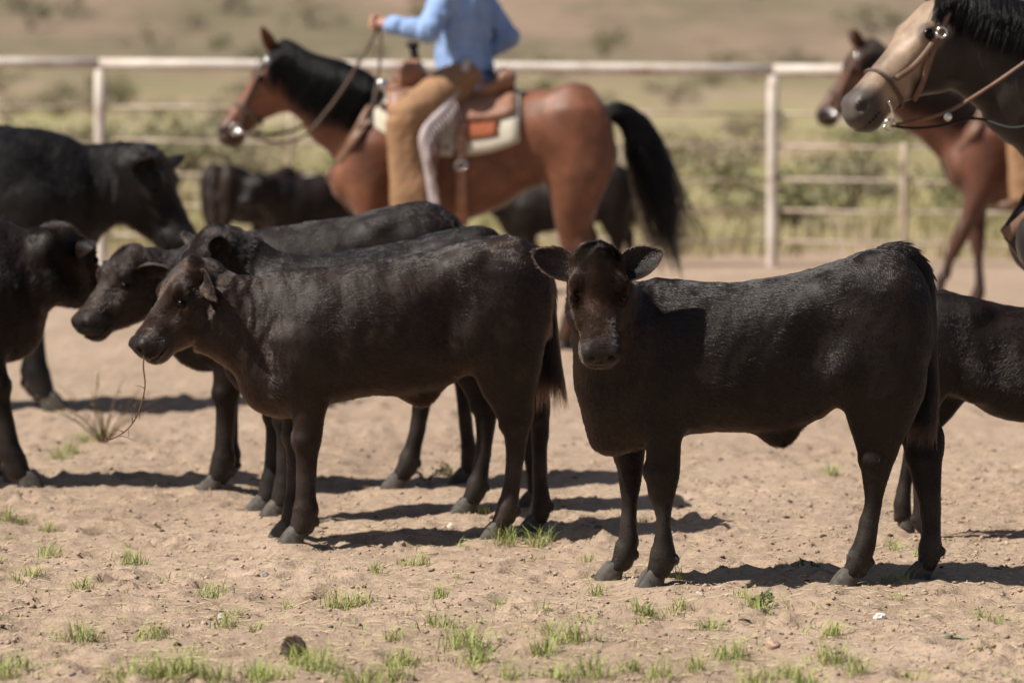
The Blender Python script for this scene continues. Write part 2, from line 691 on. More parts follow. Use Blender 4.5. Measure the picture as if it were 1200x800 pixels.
def cow_head(b, poll, ax, s, base, nose_col, face_col):
    U, V, W = ax
    O = np.asarray(poll) - V * 0.055 * s

    def at(u, v, w):
        return O + (U * u + V * v + W * w) * s
    rows = [(-.045, -.03, 0, .046, .085, .066), (0, -.005, 0, .050, .122, .086), (.05, 0, 0, .058, .146, .090), (.10, 0, 0, .060, .158, .086),
            (.15, 0, 0, .054, .156, .073), (.20, 0, 0, .049, .134, .058), (.25, 0, 0, .046, .106, .054), (.285, 0, 0, .047, .088, .060),
            (.315, 0, 0, .047, .076, .063), (.338, -.004, 0, .040, .064, .056)]
    rows = [tuple(q * s for q in r) for r in rows]
    L = b.add(Loft(O, U, V, rows, 2.5, (0.6, 0.28)), 0.03 * s, -U + 0.15 * V, 0.85, face_col)
    A = np.array([U, V, W])
    for sg in (-1, 1):
        b.add(Ell(at(.094, .040, .066 * sg), np.array([.038, .025, .028]) * s, A), .013 * s, -U, 1.0, base)      # brow
        b.add(Ell(at(.132, .010, .076 * sg), np.array([.036, .032, .019]) * s, A), .014 * s, -U, .5, face_col)      # lids
        b.add(Ell(at(.180, -.014, .060 * sg), np.array([.055, .020, .016]) * s, A), .016 * s, -U, .7, face_col)     # cheek ridge
        b.add(Ell(at(.115, -.095, .048 * sg), np.array([.075, .055, .032]) * s, A), .03 * s, -U, .9, face_col)      # jaw
        b.add(Ell(at(.325, .016, .038 * sg), np.array([.026, .028, .024]) * s, A), .012 * s, -U, .0, nose_col)      # nostril wing
        b.add(Ell(at(.292, -.026, .046 * sg), np.array([.042, .028, .020]) * s, A), .014 * s, -U, .2, nose_col)     # lip
        b.sub(Ell(at(.186, .036, .074 * sg), np.array([.050, .026, .031]) * s, A), .022 * s)                         # hollow before the eye
        b.sub(Ell(at(.052, .020, .098 * sg), np.array([.030, .018, .018]) * s, A), .03 * s)                         # temple
    b.add(Ell(at(.05, .046, 0), np.array([.065, .017, .042]) * s, A), .035 * s, V - .2 * U, 1.6, base)
    b.add(Ell(at(.20, .030, 0), np.array([.085, .024, .028]) * s, A), .012 * s, -U, .8, face_col)                   # nose bridge
    b.add(Ell(at(.328, .002, 0), np.array([.026, .038, .048]) * s, A), .010 * s, -U, .0, nose_col)                  # nose pad
    b.add(Ell(at(.290, -.072, 0), np.array([.045, .024, .040]) * s, A), .012 * s, -U, .35, nose_col)                # chin
    b.add(Ell(at(.010, .036, 0), np.array([.055, .022, .062]) * s, A), .045 * s, V - .3 * U, 1.6, base)              # poll tuft
    eyes = []
    for sg in (-1, 1):
        b.sub(Ell(at(.350, .017, .034 * sg), np.array([.027, .0125, .0145]) * s, np.array([nrm(U + .35 * sg * W), V, np.cross(nrm(U + .35 * sg * W), V)])), .004 * s)
        b.sub(Ell(at(.310, -.042, .050 * sg), np.array([.055, .0042, .030]) * s, A), .005 * s)                      # mouth line
        e = at(.133, .016, .0765 * sg)
        b.sub(Ell(at(.134, .017, .096 * sg), np.array([.0205, .0130, .018]) * s, A), .004 * s)
        eyes.append(e)
    b.sub(Ell(at(.355, -.036, 0), np.array([.03, .0045, .055]) * s, A), .005 * s)
    b.sub(Ell(at(.358, .006, 0), np.array([.012, .020, .0035]) * s, A), .008 * s)
    return at, eyes, L


RY_F = [(0, .034), (.05, .035), (.11, .039), (.17, .031), (.25, .030), (.31, .038), (.36, .042), (.41, .040), (.48, .050), (.58, .068), (.75, .072)]
RY_H = [(0, .034), (.05, .035), (.11, .039), (.18, .030), (.28, .030), (.36, .036), (.42, .036), (.48, .050), (.58, .080), (.70, .092), (.85, .085)]


def leg_rows(fr, px_rows, yo, hind, ytop=None, s=1.0):
    """(py, xl, xr) outline rows of one leg in the photo -> (z, x, y, rx, rx, ry) rows in the animal's axes."""
    ry = RY_H if hind else RY_F
    out = []
    for py, xl, xr in px_rows:
        a = fr.loc(xl, py, yo); c = fr.loc(xr, py, yo)
        out.append([a[2], (a[0] + c[0]) / 2, yo, abs(a[0] - c[0]) / 2])
    out = np.array(out)
    return out


def fix_leg(out, foot_z, yo, hind, ytop, s=1.0):
    z = out[:, 0] - foot_z * np.clip(1 - out[:, 0] / 0.55, 0, 1)
    ry = RY_H if hind else RY_F
    rows = []
    for i in range(len(z)):
        zz = max(z[i], 0.03)
        t = min(max((zz - 0.25) / 0.35, 0), 1)
        y = yo + (ytop - yo) * t
        w = np.interp(zz / s, [r[0] for r in ry], [r[1] for r in ry]) * s
        rx = out[i, 3] - .0035 - .003 * math.exp(-((zz / s - .23) / .07) ** 2)
        rx *= 1 - .13 * math.exp(-((zz / s - .045) / .022) ** 2)
        rows.append((zz, out[i, 1], y, rx, rx, w))
    rows.sort()
    keep = [rows[0]]
    for r in rows[1:]:
        if r[0] - keep[-1][0] > 0.008:
            keep.append(r)
    return keep


def torso_rows(fr, top, bot, wid, n=16):
    tx = sorted([fr.xz(*p) for p in top]); bx = sorted([fr.xz(*p) for p in bot])
    tx, bx = np.array(tx), np.array(bx)
    x0, x1 = max(tx[0, 0], bx[0, 0]), min(tx[-1, 0], bx[-1, 0])
    xs = np.linspace(x0, x1, n)
    t = pchip(tx[:, 0], tx[:, 1], xs); b_ = pchip(bx[:, 0], bx[:, 1], xs)
    f = (xs - x0) / (x1 - x0)
    w = pchip([q[0] for q in wid], [q[1] for q in wid], f)
    vc = b_ + 0.50 * (t - b_)
    return [(xs[i], vc[i], 0, t[i] - vc[i], vc[i] - b_[i], w[i]) for i in range(n)]


def fur(parent, V, Q, flow, hl, col, count, length=0.014, rad=0.0005, lift=0.20, name='coat', seed=1, mat=None, swirl=0.42):
    r = np.random.default_rng(seed)
    T = np.concatenate([Q[:, [0, 1, 2]], Q[:, [0, 2, 3]]])
    ar = np.linalg.norm(np.cross(V[T[:, 1]] - V[T[:, 0]], V[T[:, 2]] - V[T[:, 0]]), axis=1)
    hm = hl[T].mean(1)
    wgt = ar * (hm > 0.12)
    t = r.choice(len(T), count, p=wgt / wgt.sum())
    a, b = r.random(count), r.random(count)
    fl = a + b > 1
    a[fl], b[fl] = 1 - a[fl], 1 - b[fl]
    c = 1 - a - b
    tri = T[t]

    def mixv(A):
        return A[tri[:, 0]] * c[:, None] + A[tri[:, 1]] * a[:, None] + A[tri[:, 2]] * b[:, None]
    N = vnormals(V, Q)
    P, n, f, cc = mixv(V), mixv(N), mixv(flow), mixv(col)
    n /= np.linalg.norm(n, axis=1, keepdims=True) + 1e-9
    f = f - (f * n).sum(1, keepdims=True) * n
    f /= np.linalg.norm(f, axis=1, keepdims=True) + 1e-6
    sd = np.cross(n, f)
    ang = swirl * wob(P, 7.0, seed) + 0.14 * wob(P, 34.0, seed + 5) + 0.20 * wob(P * np.array([.22, 1, .8]), 230.0, seed + 6) + r.normal(0, 0.07, count)
    f = f * np.cos(ang)[:, None] + sd * np.sin(ang)[:, None]
    clump = 1 + 0.22 * wob(P, 30.0, seed + 3)
    L = length * (hl[tri[:, 0]] * c + hl[tri[:, 1]] * a + hl[tri[:, 2]] * b) * r.uniform(0.65, 1.25, count) * clump
    lf = (lift * np.maximum(.15, 1 + 0.45 * wob(P, 20.0, seed + 8) + 0.55 * wob(P * np.array([.20, 1, .8]), 230.0, seed + 9)) * r.uniform(0.75, 1.25, count))[:, None]
    L = L[:, None]
    P0 = P - n * 0.0012
    P1 = P0 + (f * np.cos(lf) + n * np.sin(lf)) * L * 0.5
    P2 = P1 + (f * np.cos(lf * .55) + n * np.sin(lf * .55)) * L * 0.5 - np.array([0, 0, 0.08]) * L
    rr = rad * r.uniform(0.7, 1.3, count)
    return strands(name, np.stack([P0, P1, P2], 1), np.stack([rr, rr * 0.8, rr * 0.12], 1), parent, mat or M_FUR, cc)


def shade_fields(b, V, base, default_flow):
    n = len(V)
    fl = np.zeros((n, 3)); hl = np.zeros(n); cl = np.zeros((n, 3)); ws = np.zeros(n)
    X, Y, Z = V[:, 0], V[:, 1], V[:, 2]
    for prim, k, sg, flow, hair, col in b.ops:
        if sg < 0:
            continue
        lo, hi = prim.bounds()
        m = np.all((V > lo - 0.08) & (V < hi + 0.08), 1)
        if not m.any():
            continue
        d = prim.d(X[m], Y[m], Z[m])
        w = np.exp(-np.clip(d, 0, 1) / 0.009) + 1e-6
        fl[m] += w[:, None] * (default_flow if flow is None else flow)
        hl[m] += w * hair
        cl[m] += w[:, None] * np.asarray(base if col is None else col)
        ws[m] += w
    ws = np.maximum(ws, 1e-9)
    return fl / ws[:, None], hl / ws, cl / ws[:, None]


def tail_path(pts, n=26):
    return spline(pts, n)


def cow_tail(parent, pts, base, s=1.0, hair=1500, seed=3, thick=1.0, switch=1.0, tuft=0):
    P = tail_path(pts)
    n = len(P)
    t = np.linspace(0, 1, n)
    rad = (0.024 * (1 - t) + 0.009 * t) * s * thick
    o = tube('tail', P, rad, parent, M_CALF, 10)
    vcol(o, np.tile(np.array(base), (len(o.data.vertices), 1)))
    r = np.random.default_rng(seed)
    i = r.integers(0, n - 1, hair); fr_ = r.random(hair)
    T = np.gradient(P, axis=0); T /= np.linalg.norm(T, axis=1, keepdims=True)
    C = P[i] * (1 - fr_[:, None]) + P[i + 1] * fr_[:, None]
    tt = (i + fr_) / (n - 1)
    dr = r.normal(size=(hair, 3)); dr -= (dr * T[i]).sum(1, keepdims=True) * T[i]
    dr /= np.linalg.norm(dr, axis=1, keepdims=True)
    rr = np.interp(tt, t, rad)[:, None]
    ln = (np.interp(tt, [0, .08, .25, .6, .85, 1], [.05, .045, .04, .05, .09 * switch, .12 * switch]) * s * r.uniform(.6, 1.3, hair))[:, None]
    dn = T[i] + np.array([0, 0, -0.25])
    A = C + dr * rr * 0.8
    B = A + (dr * 0.50 + dn * 0.6) * ln * 0.5
    D = B + (dr * 0.16 + dn * 1.0) * ln * 0.55
    rd = 0.0009 * s
    strands('tail_hair', np.stack([A, B, D], 1), np.tile([rd, rd * .8, rd * .2], (hair, 1)), o, M_FUR, np.tile(np.array(base) * 0.8, (hair, 1)))
    return o


def bovine(name, fr, label, spec, vox=0.009, hairs=0, group=None, seed=1):
    """A calf or cow from its spec; the body is one continuous mesh."""
    s = spec.get('s', 1.0)
    base = spec['col']
    face = spec.get('face', base)
    nose = spec.get('nose', tuple(0.4 * x + 0.012 for x in base))
    low = spec.get('low', tuple(1.2 * x + q for x, q in zip(base, (.030, .026, .023))))
    rt = root(name, fr, label, 'cow' if name == 'cow' else 'calf', group)
    b = Body()
    back = np.array([-1.0, 0, -0.45])
    T = b.add(Loft((0, 0, 0), (1, 0, 0), (0, 0, 1), spec['torso'], 2.25, (0.30, 0.55)), 0.05, back, 1.0, base)
    x0, x1 = spec['torso'][0][0], spec['torso'][-1][0]
    LB = x1 - x0
    # muscle masses
    for sg in (-1, 1):
        q = spec['torso'][int(len(spec['torso']) * 0.80)]
        b.add(Ell((x0 + LB * 0.83, sg * .095 * s, q[1] - .02 * s), (.10 * s, .075 * s, .20 * s), [[.93, 0, .36], [0, 1, 0], [-.36, 0, .93]]), .06 * s, back, 1.0, base)
        q = spec['torso'][2]
        b.add(Ell((x0 + LB * 0.14, sg * .105 * s, q[1] + .02 * s), (.15 * s, .085 * s, .20 * s)), .06 * s, np.array([-.55, 0, -1]), 1.0, base)
        q = spec['torso'][4]
        b.add(Ell((x0 + LB * .27, sg * .115 * s, q[1] + q[3] - .055 * s), (.055 * s, .040 * s, .030 * s)), .08 * s, back, 1.0, base)   # hip bone
        q = spec['torso'][4]
        b.add(Ell((x0 + LB * .275, sg * .125 * s, q[1] - .10 * s), (.085 * s, .075 * s, .11 * s)), .05 * s, np.array([-.5, 0, -1]), 1.0, base)   # stifle
        q = spec['torso'][5]
        b.sub(Ell((x0 + LB * .36, sg * .275 * s, q[1] + .00 * s), (.055 * s, .080 * s, .11 * s)), .08 * s)                             # flank hollow
    # belly tuft / navel
    if spec.get('sheath'):
        sx, sz, sl = spec['sheath']
        b.add(Ell((sx, 0, sz + .012), (.060 * s, .026 * s, sl)), .05 * s, np.array([-.3, 0, -1]), 1.5, base)
    # neck
    for a, c, rv0, rw0, rv1, rw1 in spec['neck']:
        a, c = np.asarray(a, float), np.asarray(c, float)
        U = c - a; L = np.linalg.norm(U)
        b.add(Loft(a, U, (-.3, 0, 1), [(0, 0, 0, rv0, rv0, rw0), (L * .5, 0, 0, (rv0 + rv1) * .49, (rv0 + rv1) * .49, (rw0 + rw1) * .49), (L, 0, 0, rv1, rv1, rw1)], 2.1, (.9, .6)), .07 * s, -nrm(U) + np.array([0, 0, -.45]), 1.15, spec.get('neckcol', base))
    for e in spec.get('extra', []):
        b.add(Ell(e[0], e[1]), e[2] if len(e) > 2 else .05, np.array([-.4, 0, -1]), 1.0, base)
    # legs
    for lg in spec['legs']:
        rows = lg['rows']
        e = rows[-1]
        rows = rows + [(e[0] + .10 * s, e[1], e[2] * .8, e[3] * .6, e[4] * .6, e[5] * .5)]
        b.add(Loft((0, 0, 0), (0, 0, 1), (1, 0, 0), rows, 2.2, (0.2, 0.6)), .035 * s, np.array([-.12, 0, -1]), .5, base)
        zs = [r_[0] for r_ in rows]
        f0 = rows[0]
        # joint and lower-leg dust colour
        for zz in (.09 * s, .20 * s):
            i = int(np.argmin([abs(z - zz) for z in zs]))
            q = rows[i]
            b.add(Ell((q[1], q[2], q[0]), (q[3] * .985, q[5] * .985, .055 * s)), .004, np.array([-.1, 0, -1]), .6, low)
        if not lg['hind']:
            i = int(np.argmin([abs(z - .36 * s) for z in zs])); q = rows[i]
            b.add(Ell((q[1] + q[3] * .25, q[2], q[0]), (q[3] * .90, q[5] * 1.12, .045 * s)), .012, np.array([0, 0, -1]), .7, base)
        else:
            i = int(np.argmin([abs(z - .40 * s) for z in zs])); q = rows[i]
            b.add(Ell((q[1] - q[3] * .72, q[2], q[0] + .035 * s), (q[3] * .42, q[5] * .62, .055 * s)), .014, np.array([0, 0, -1]), .5, base)
            b.add(Ell((q[1] + q[3] * .2, q[2], q[0] - .01 * s), (q[3] * .8, q[5] * 1.15, .035 * s)), .014, np.array([0, 0, -1]), .5, base)
            i2 = int(np.argmin([abs(z - .49 * s) for z in zs])); g2 = rows[i2]
            for sg in (-1, 1):
                b.sub(Ell((g2[1] - g2[3] * .45, g2[2] + sg * g2[5] * 1.22, g2[0]), (.014 * s, .018 * s, .055 * s)), .03)
        # dewclaws
        q = rows[int(np.argmin([abs(z - .085 * s) for z in zs]))]
        for sg in (-1, 1):
            b.add(Ell((q[1] - q[3] * 1.0, q[2] + sg * .016 * s, q[0] - .004 * s), (.011 * s, .010 * s, .015 * s)), .005, np.array([-.5, 0, -1]), .6, low)
        hf = lg.get('hoof')
        if hf is None:
            hoof(rt, f0[1] + .012 * s, f0[2], s * .88, True, lg.get('heading', 0.0))
        else:
            hoof(rt, hf[0], hf[1], s * .80, True, 0, hf[2], hf[3])
    # head
    ax = spec['axes']
    hs = spec.get('hs', 1.0)
    at, eyes, HL = cow_head(b, spec['poll'], ax, hs, base, nose, face)
    U, V_, W = ax
    V, Q = b.mesh(vox)
    flow, hl, cl = shade_fields(b, V, base, back)
    NN = vnormals(V, Q)
    xs = (spec['torso'][-1][0] - .02)
    wr = np.exp(-((V[:, 0] - xs) / (.13 * s)) ** 2) * np.clip((V[:, 2] - .45 * s) / (.2 * s), 0, 1) * (np.abs(V[:, 1]) > .02)
    amp = wr * .0030 * wob(V * np.array([1.0, .25, .18]), 62.0, seed + 70) + (.0022 * wob(V, 11.0, seed + 71) + .0012 * wob(V * np.array([1, .3, .35]), 34.0, seed + 72)) * np.clip((V[:, 2] - .35 * s) / .2, .15, 1)
    xr = (V[:, 0] - x0) / LB
    rib = np.clip((xr - .40) / .08, 0, 1) * np.clip((.78 - xr) / .08, 0, 1) * np.clip((V[:, 2] - .48 * s) / .06, 0, 1) * np.clip((.80 * s - V[:, 2]) / .08, 0, 1)
    amp = amp + rib * .0004 * np.sin((V[:, 0] + .25 * V[:, 2]) * 2 * PI / (.062 * s) + .6 * np.sin(V[:, 2] * 9))
    V = V + NN * (amp * np.clip(HL.d(V[:, 0], V[:, 1], V[:, 2]) / .04, 0, 1))[:, None]
    mott = 1 + 0.30 * wob(V, 7.0, seed + 40)[:, None]
    cl = cl * mott
    bo = mesh_arr('body', V, Q, rt, M_CALF)
    vcol(bo, cl)
    VV, QQ, FF, HH, CC = [V], [Q], [flow], [hl], [cl]
    nb = len(V)
    for sg in (-1, 1):
        e = eyes[0 if sg < 0 else 1]
        sphere('eye', e, .0180 * hs, rt, M_EYE)
        d, fc, L, Wd, bend, *cu = spec['ears'][0 if sg < 0 else 1]
        eb = at(*spec.get('ear_at', (.046, .004)), .074 * sg)
        g, q = ear_geo(eb, d, fc, L * hs, Wd * hs, cu[0] if cu else 0.75, bend)
        eo = mesh_arr('ear', g, q, rt, M_CALF)
        rim = np.zeros(len(g))
        ec = np.tile(np.array(base) * 0.8, (len(g), 1))
        nt_ = 9
        for j in range(len(g)):
            if (j % nt_) in (0, nt_ - 1) or (j % (13 * nt_)) >= 12 * nt_:
                ec[j] = np.array(face) * 1.5 + np.array([.012, .007, .003])
        vcol(eo, ec)
        VV.append(g); QQ.append(q + nb); nb += len(g)
        FF.append(np.tile(nrm(d), (len(g), 1))); HH.append(np.full(len(g), 0.85)); CC.append(ec)
    if hairs:
        fur(rt, np.concatenate(VV), np.concatenate(QQ), np.concatenate(FF), np.concatenate(HH), np.concatenate(CC), hairs,
            length=.0165 * s, rad=spec.get('hrad', .00055), seed=seed)
        hm = hl * (HL.d(V[:, 0], V[:, 1], V[:, 2]) < .03) * 1.25
        fur(rt, V, Q, flow, hm, cl, hairs // 4, length=.013 * s, rad=.00042, seed=seed + 2, name='face_hair', swirl=1.1, lift=.55)
    if spec.get('tail') is not None:
        cow_tail(rt, spec['tail'], base, s, spec.get('tailhair', 1800), seed, spec.get('tailthick', 1.0), spec.get('switch', 1.0))
    return rt


# ------------------------------------------------------------------ the calves traced from the photo
WID = [(0, .085), (.10, .150), (.25, .178), (.45, .205), (.62, .205), (.78, .175), (.92, .130), (1, .085)]

# calf B: brown-black calf in the middle, standing in profile, head to the viewer's left
fB = Frame((480 - 600) / FPX * 12.95, 12.95, 190)
B_top = [(292, 352), (310, 330), (340, 318), (372, 315), (438, 305), (515, 292), (570, 281), (600, 285), (622, 302), (634, 332), (639, 360)]
B_bot = [(292, 440), (310, 470), (325, 484), (350, 484), (388, 472), (438, 463), (471, 463), (515, 455), (545, 436), (580, 425), (615, 420), (639, 400)]
B_legs_px = dict(
    fn=[(400, 318, 392), (430, 328, 390), (462, 337, 387), (490, 341, 381), (517, 342, 378), (540, 345, 374), (565, 345, 373), (585, 345, 372), (600, 342, 375), (613, 340, 372), (628, 335, 366)],
    hn=[(320, 556, 628), (360, 548, 636), (400, 545, 637), (430, 551, 634), (455, 560, 629), (478, 574, 625), (495, 583, 623), (511, 589, 620), (530, 591, 617), (555, 590, 614), (580, 586, 610), (600, 580, 608), (612, 575, 604), (622, 571, 600)],
    hf=[(320, 562, 630), (360, 560, 637), (400, 575, 639), (430, 590, 640), (462, 612, 642), (489, 620, 645), (511, 622, 645), (530, 622, 643), (555, 622, 643), (580, 623, 644), (600, 622, 647), (612, 620, 646), (621, 618, 643)])


def legs_from(fr, px, hind, yo, ytop, foot=(0, 0), s=1.0):
    o = leg_rows(fr, px, yo, hind, None, s)
    return dict(rows=fix_leg(o, o[:, 0].min() - 0.035 * s, yo, hind, ytop, s), hind=hind)


def shift_leg(lg, dx=0, dy=0, swing=0, s=1.0):
    rows = []
    for r_ in lg['rows']:
        t = max(0, 1 - r_[0] / (.6 * s))
        rows.append((r_[0], r_[1] + dx + swing * t, r_[2] + dy, r_[3], r_[4], r_[5]))
    q = dict(lg); q['rows'] = rows
    return q


legB = [legs_from(fB, B_legs_px['fn'], False, .085, .115), None,
        legs_from(fB, B_legs_px['hn'], True, .085, .11), legs_from(fB, B_legs_px['hf'], True, -.085, -.11)]
lf = legs_from(fB, B_legs_px['fn'], False, .085, .115)
legB[1] = dict(rows=[(r_[0], r_[1] + .012, -r_[2], r_[3], r_[4], r_[5]) for r_ in lf['rows']], hind=False)
TORSO_B = torso_rows(fB, B_top, B_bot, WID)


def neck_px(fr, a, c, yo=(0, 0)):
    return fr.loc(a[0], a[1], yo[0]), fr.loc(c[0], c[1], yo[1])


BLK = (.0092, .0050, .0034)
BRN = (.0175, .0092, .0060)
axB = head_axes(49, 20)
pB = fB.loc(219, 313)
nB = neck_px(fB, (368, 405), (250, 366))
earsB = [(np.array([-.22, .86, -.16]), np.array([1, .22, .05]), .125, .092, (-.01, 0, -.05), .4),
         (np.array([-.30, -.8, .40]), np.array([.8, -.3, -.3]), .13, .085, (0, 0, -.03))]
specB = dict(torso=TORSO_B, legs=legB, neck=[(nB[0], nB[1], .225, .12, .138, .085)], poll=pB, ear_at=(.012, .022), axes=axB, hs=.94, col=BRN, face=(.026, .0142, .0096), neckcol=(.0230, .0122, .0080),
             ears=earsB, sheath=(fB.loc(492, 465)[0], fB.loc(492, 462)[2], .045),
             extra=[(fB.loc(318, 440), (.11, .10, .13))],
             tail=[fB.loc(p[0], p[1]) for p in ((606, 290), (627, 300), (638, 325), (641, 360), (643, 400), (645, 434))], tailhair=6000, tailthick=1.15)
calfB = bovine('calf', fB, 'brown-black calf in profile with a dry stalk hanging from its mouth', specB, .0065, 270000, 'black calves in the arena', 11)

# calf A: black calf on the viewer's right, flank to us, looking into the lens
fA = Frame((880 - 600) / FPX * 11.78, 11.78, 180)
A_top = [(718, 372), (726, 345), (745, 330), (770, 326), (800, 330), (850, 332), (900, 326), (950, 316), (1000, 304), (1035, 297), (1060, 304), (1076, 328), (1083, 360)]
A_bot = [(718, 480), (728, 515), (745, 524), (790, 508), (850, 505), (900, 505), (950, 494), (985, 473), (1020, 460), (1060, 450), (1083, 425)]
A_fn = [(430, 745, 820), (465, 748, 812), (495, 752, 806), (525, 756, 799), (555, 755, 798), (580, 757, 794), (600, 763, 790), (618, 767, 788), (640, 765, 790), (662, 760, 793), (675, 756, 790), (684, 754, 787)]
A_ff = [(430, 715, 785), (465, 716, 776), (495, 718, 768), (535, 720, 757), (570, 724, 753), (600, 726, 749), (620, 725, 748), (640, 724, 750), (655, 718, 746), (665, 714, 742), (675, 708, 737)]
A_hn = [(340, 990, 1078), (380, 980, 1086), (420, 975, 1087), (460, 981, 1083), (490, 990, 1072), (515, 998, 1060), (535, 1004, 1050), (550, 1007, 1046), (570, 1010, 1040), (590, 1011, 1036), (620, 1004, 1031), (645, 997, 1027), (660, 991, 1022), (678, 984, 1013)]
A_hf = [(340, 1000, 1080), (400, 1005, 1090), (440, 1020, 1095), (480, 1040, 1100), (510, 1052, 1104), (535, 1060, 1106), (560, 1066, 1105), (600, 1075, 1105), (630, 1078, 1104), (650, 1075, 1105), (662, 1074, 1103), (674, 1072, 1098)]
legA = [legs_from(fA, A_fn, False, .075, .115), legs_from(fA, A_ff, False, -.075, -.11), legs_from(fA, A_hn, True, .075, .11), legs_from(fA, A_hf, True, -.075, -.11)]
legA[0]['heading'] = .5; legA[1]['heading'] = .25; legA[2]['heading'] = .1
TORSO_A = torso_rows(fA, A_top, A_bot, [(0, .10), (.10, .150), (.25, .178), (.45, .205), (.62, .205), (.78, .18), (.92, .155), (1, .105)])
axA = head_axes(60, 93)
pA = fA.loc(701, 299, .26)
mid = fA.loc(730, 420, .08)
hb = fA.loc(703, 352, .20)
earsA = [(np.array([-.88, -.10, .58]), np.array([.18, .85, .35]), .158, .118, (0.0, -.01, -.01)),
         (np.array([.88, -.10, .56]), np.array([-.18, .85, .35]), .158, .118, (0.0, -.01, -.01))]
specA = dict(torso=TORSO_A, legs=legA, neck=[(fA.loc(785, 425, 0), mid, .22, .13, .185, .115), (mid, hb, .160, .105, .110, .085), (fA.loc(742, 480, .03), fA.loc(712, 385, .15), .13, .10, .095, .065)],
             poll=pA, axes=axA, hs=.94, col=BLK, face=(.0245, .0134, .0087), neckcol=(.0150, .0080, .0053), ears=earsA,
             sheath=(fA.loc(912, 505)[0], fA.loc(912, 506)[2], .052), extra=[(fA.loc(716, 485, .05), (.080, .09, .115)), (fA.loc(720, 515, .03), (.06, .06, .035)), (fA.loc(706, 440, .11), (.070, .085, .14), .06)],
             tail=[fA.loc(p[0], p[1], -.01) for p in ((1030, 300), (1055, 297), (1076, 314), (1083, 350), (1085, 400), (1086, 445), (1083, 480))], tailhair=9000, tailthick=1.25, switch=.8)
calfA = bovine('calf', fA, 'black calf looking straight into the lens with both ears spread wide', specA, .0062, 300000, 'black calves in the arena', 23)


# ------------------------------------------------------------------ the rest of the herd, from the same build of calf
def scaled(rows, k):
    return [tuple(q * k for q in r) for r in rows]


def template(k, col, poll, pitch, yaw, hs=None, legs=(0, 0, 0, 0), neck_drop=0.0, roll=0.0, **kw):
    """A calf of size k with its head put where poll says (own axes, metres)."""
    ls = []
    for lg, sw in zip(legB, legs):
        ls.append(shift_leg(dict(rows=scaled(lg['rows'], k), hind=lg['hind']), swing=sw, s=k))
    poll = np.asarray(poll, float)
    ax = head_axes(pitch, yaw, roll)
    hs = hs or k
    a = np.array([nB[0][0], 0, nB[0][2]]) * k
    c = poll - ax[1] * .135 * hs + ax[0] * .02 * hs
    m = (a * .45 + c * .55) + np.array([0, 0, -.01]) * k
    W = ax[2]
    ears = []
    for sg in (-1, 1):
        d = W * sg * .85 - ax[0] * .45 + ax[1] * kw.get('ear_up', .15)
        ears.append((d, ax[0] * .75 + W * sg * .45 - ax[1] * .2, .135, .090, (0, 0, -.03 * k)))
    sp = dict(s=k, torso=scaled(TORSO_B, k), legs=ls, neck=[(a, m, .225 * k, .12 * k, .168 * k, .105 * k), (m, c, .165 * k, .105 * k, .128 * hs, .084 * hs)],
              poll=poll, axes=ax, hs=hs, col=col, ears=ears, extra=[(np.array(specB['extra'][0][0]) * k, (.11 * k, .10 * k, .13 * k))],
              tail=[np.array(p) * k for p in specB['tail']], tailhair=kw.get('tailhair', 1500))
    sp.update({q: v for q, v in kw.items() if q in ('face', 'neckcol', 'nose', 'low', 'hrad', 'sheath', 'switch')})
    return sp


HERD = 'black calves in the arena'
MIDX = {}
# C: between the profile calf and the one behind it
fC = Frame((452 - 600) / FPX * 13.72, 13.72, 187)
spC = template(1.0, (.0075, .0046, .0035), fC.loc(246, 274, .02), 50, 22, legs=(.0, .03, 0, -.10), ear_up=1.0, face=(.012, .0072, .0052))
bovine('calf', fC, 'dark calf half hidden behind the profile calf, one ear raised over its back', spC, .0095, 90000, HERD, 31)
# D: the third of the row, face turned a little to us, pale dust on its forehead
fD = Frame((386 - 600) / FPX * 14.55, 14.55, 184)
spD = template(1.06, BLK, fD.loc(150, 296, .08), 44, 37, legs=(.02, -.02, .05, -.05), hs=1.0, ear_up=.02, face=(.020, .0118, .0080))
bovine('calf', fD, 'black calf with dusty forehead, its face beside the brown-black calf’s muzzle'.replace('’s', "'s"), spD, .0095, 90000, HERD, 37)
# F: calf entering from the side, head behind the dusty-faced calf
fF = Frame((-150 - 600) / FPX * 14.6, 14.6, 2)
spF = template(1.12, BLK, fF.loc(70, 268, .02), 36, 52, legs=(.06, .13, 0, 0), ear_up=.0)
bovine('calf', fF, 'black calf cut by the frame, forelegs beside the weedy clump', spF, .011, 60000, HERD, 41)
# I: calf walking away to the side behind the calf that looks at us
fI = Frame((1196 - 600) / FPX * 12.95, 12.95, 1)
spI = template(.815, BLK, (.58, -.03, .80), 40, -6, legs=(0, .05, -.15, .05))
lg = spI['legs'][2]
q = lg['rows'][0]
lg['rows'] = [(r_[0] + .035 * max(0, 1 - r_[0] / .3),) + r_[1:] for r_ in lg['rows']]
lg['hoof'] = (q[1] + .0, q[2], .03, -.6)
bovine('calf', fI, 'small black calf walking behind the rump of the calf that stares', spI, .0095, 80000, HERD, 43)
# E: the grown cow
fE = Frame((-98 - 600) / FPX * 18.1, 18.1, -2)
spE = template(1.44, (.0062, .0044, .0040), fE.loc(180, 180, .0), 60, -16, hs=1.36, legs=(0, .05, 0, .06), ear_up=1.3, neckcol=(.0062, .0044, .0040))
bovine('cow', fE, 'big black cow with lowered head, taller than the calves before it', spE, .014, 60000, 'cattle', 47)
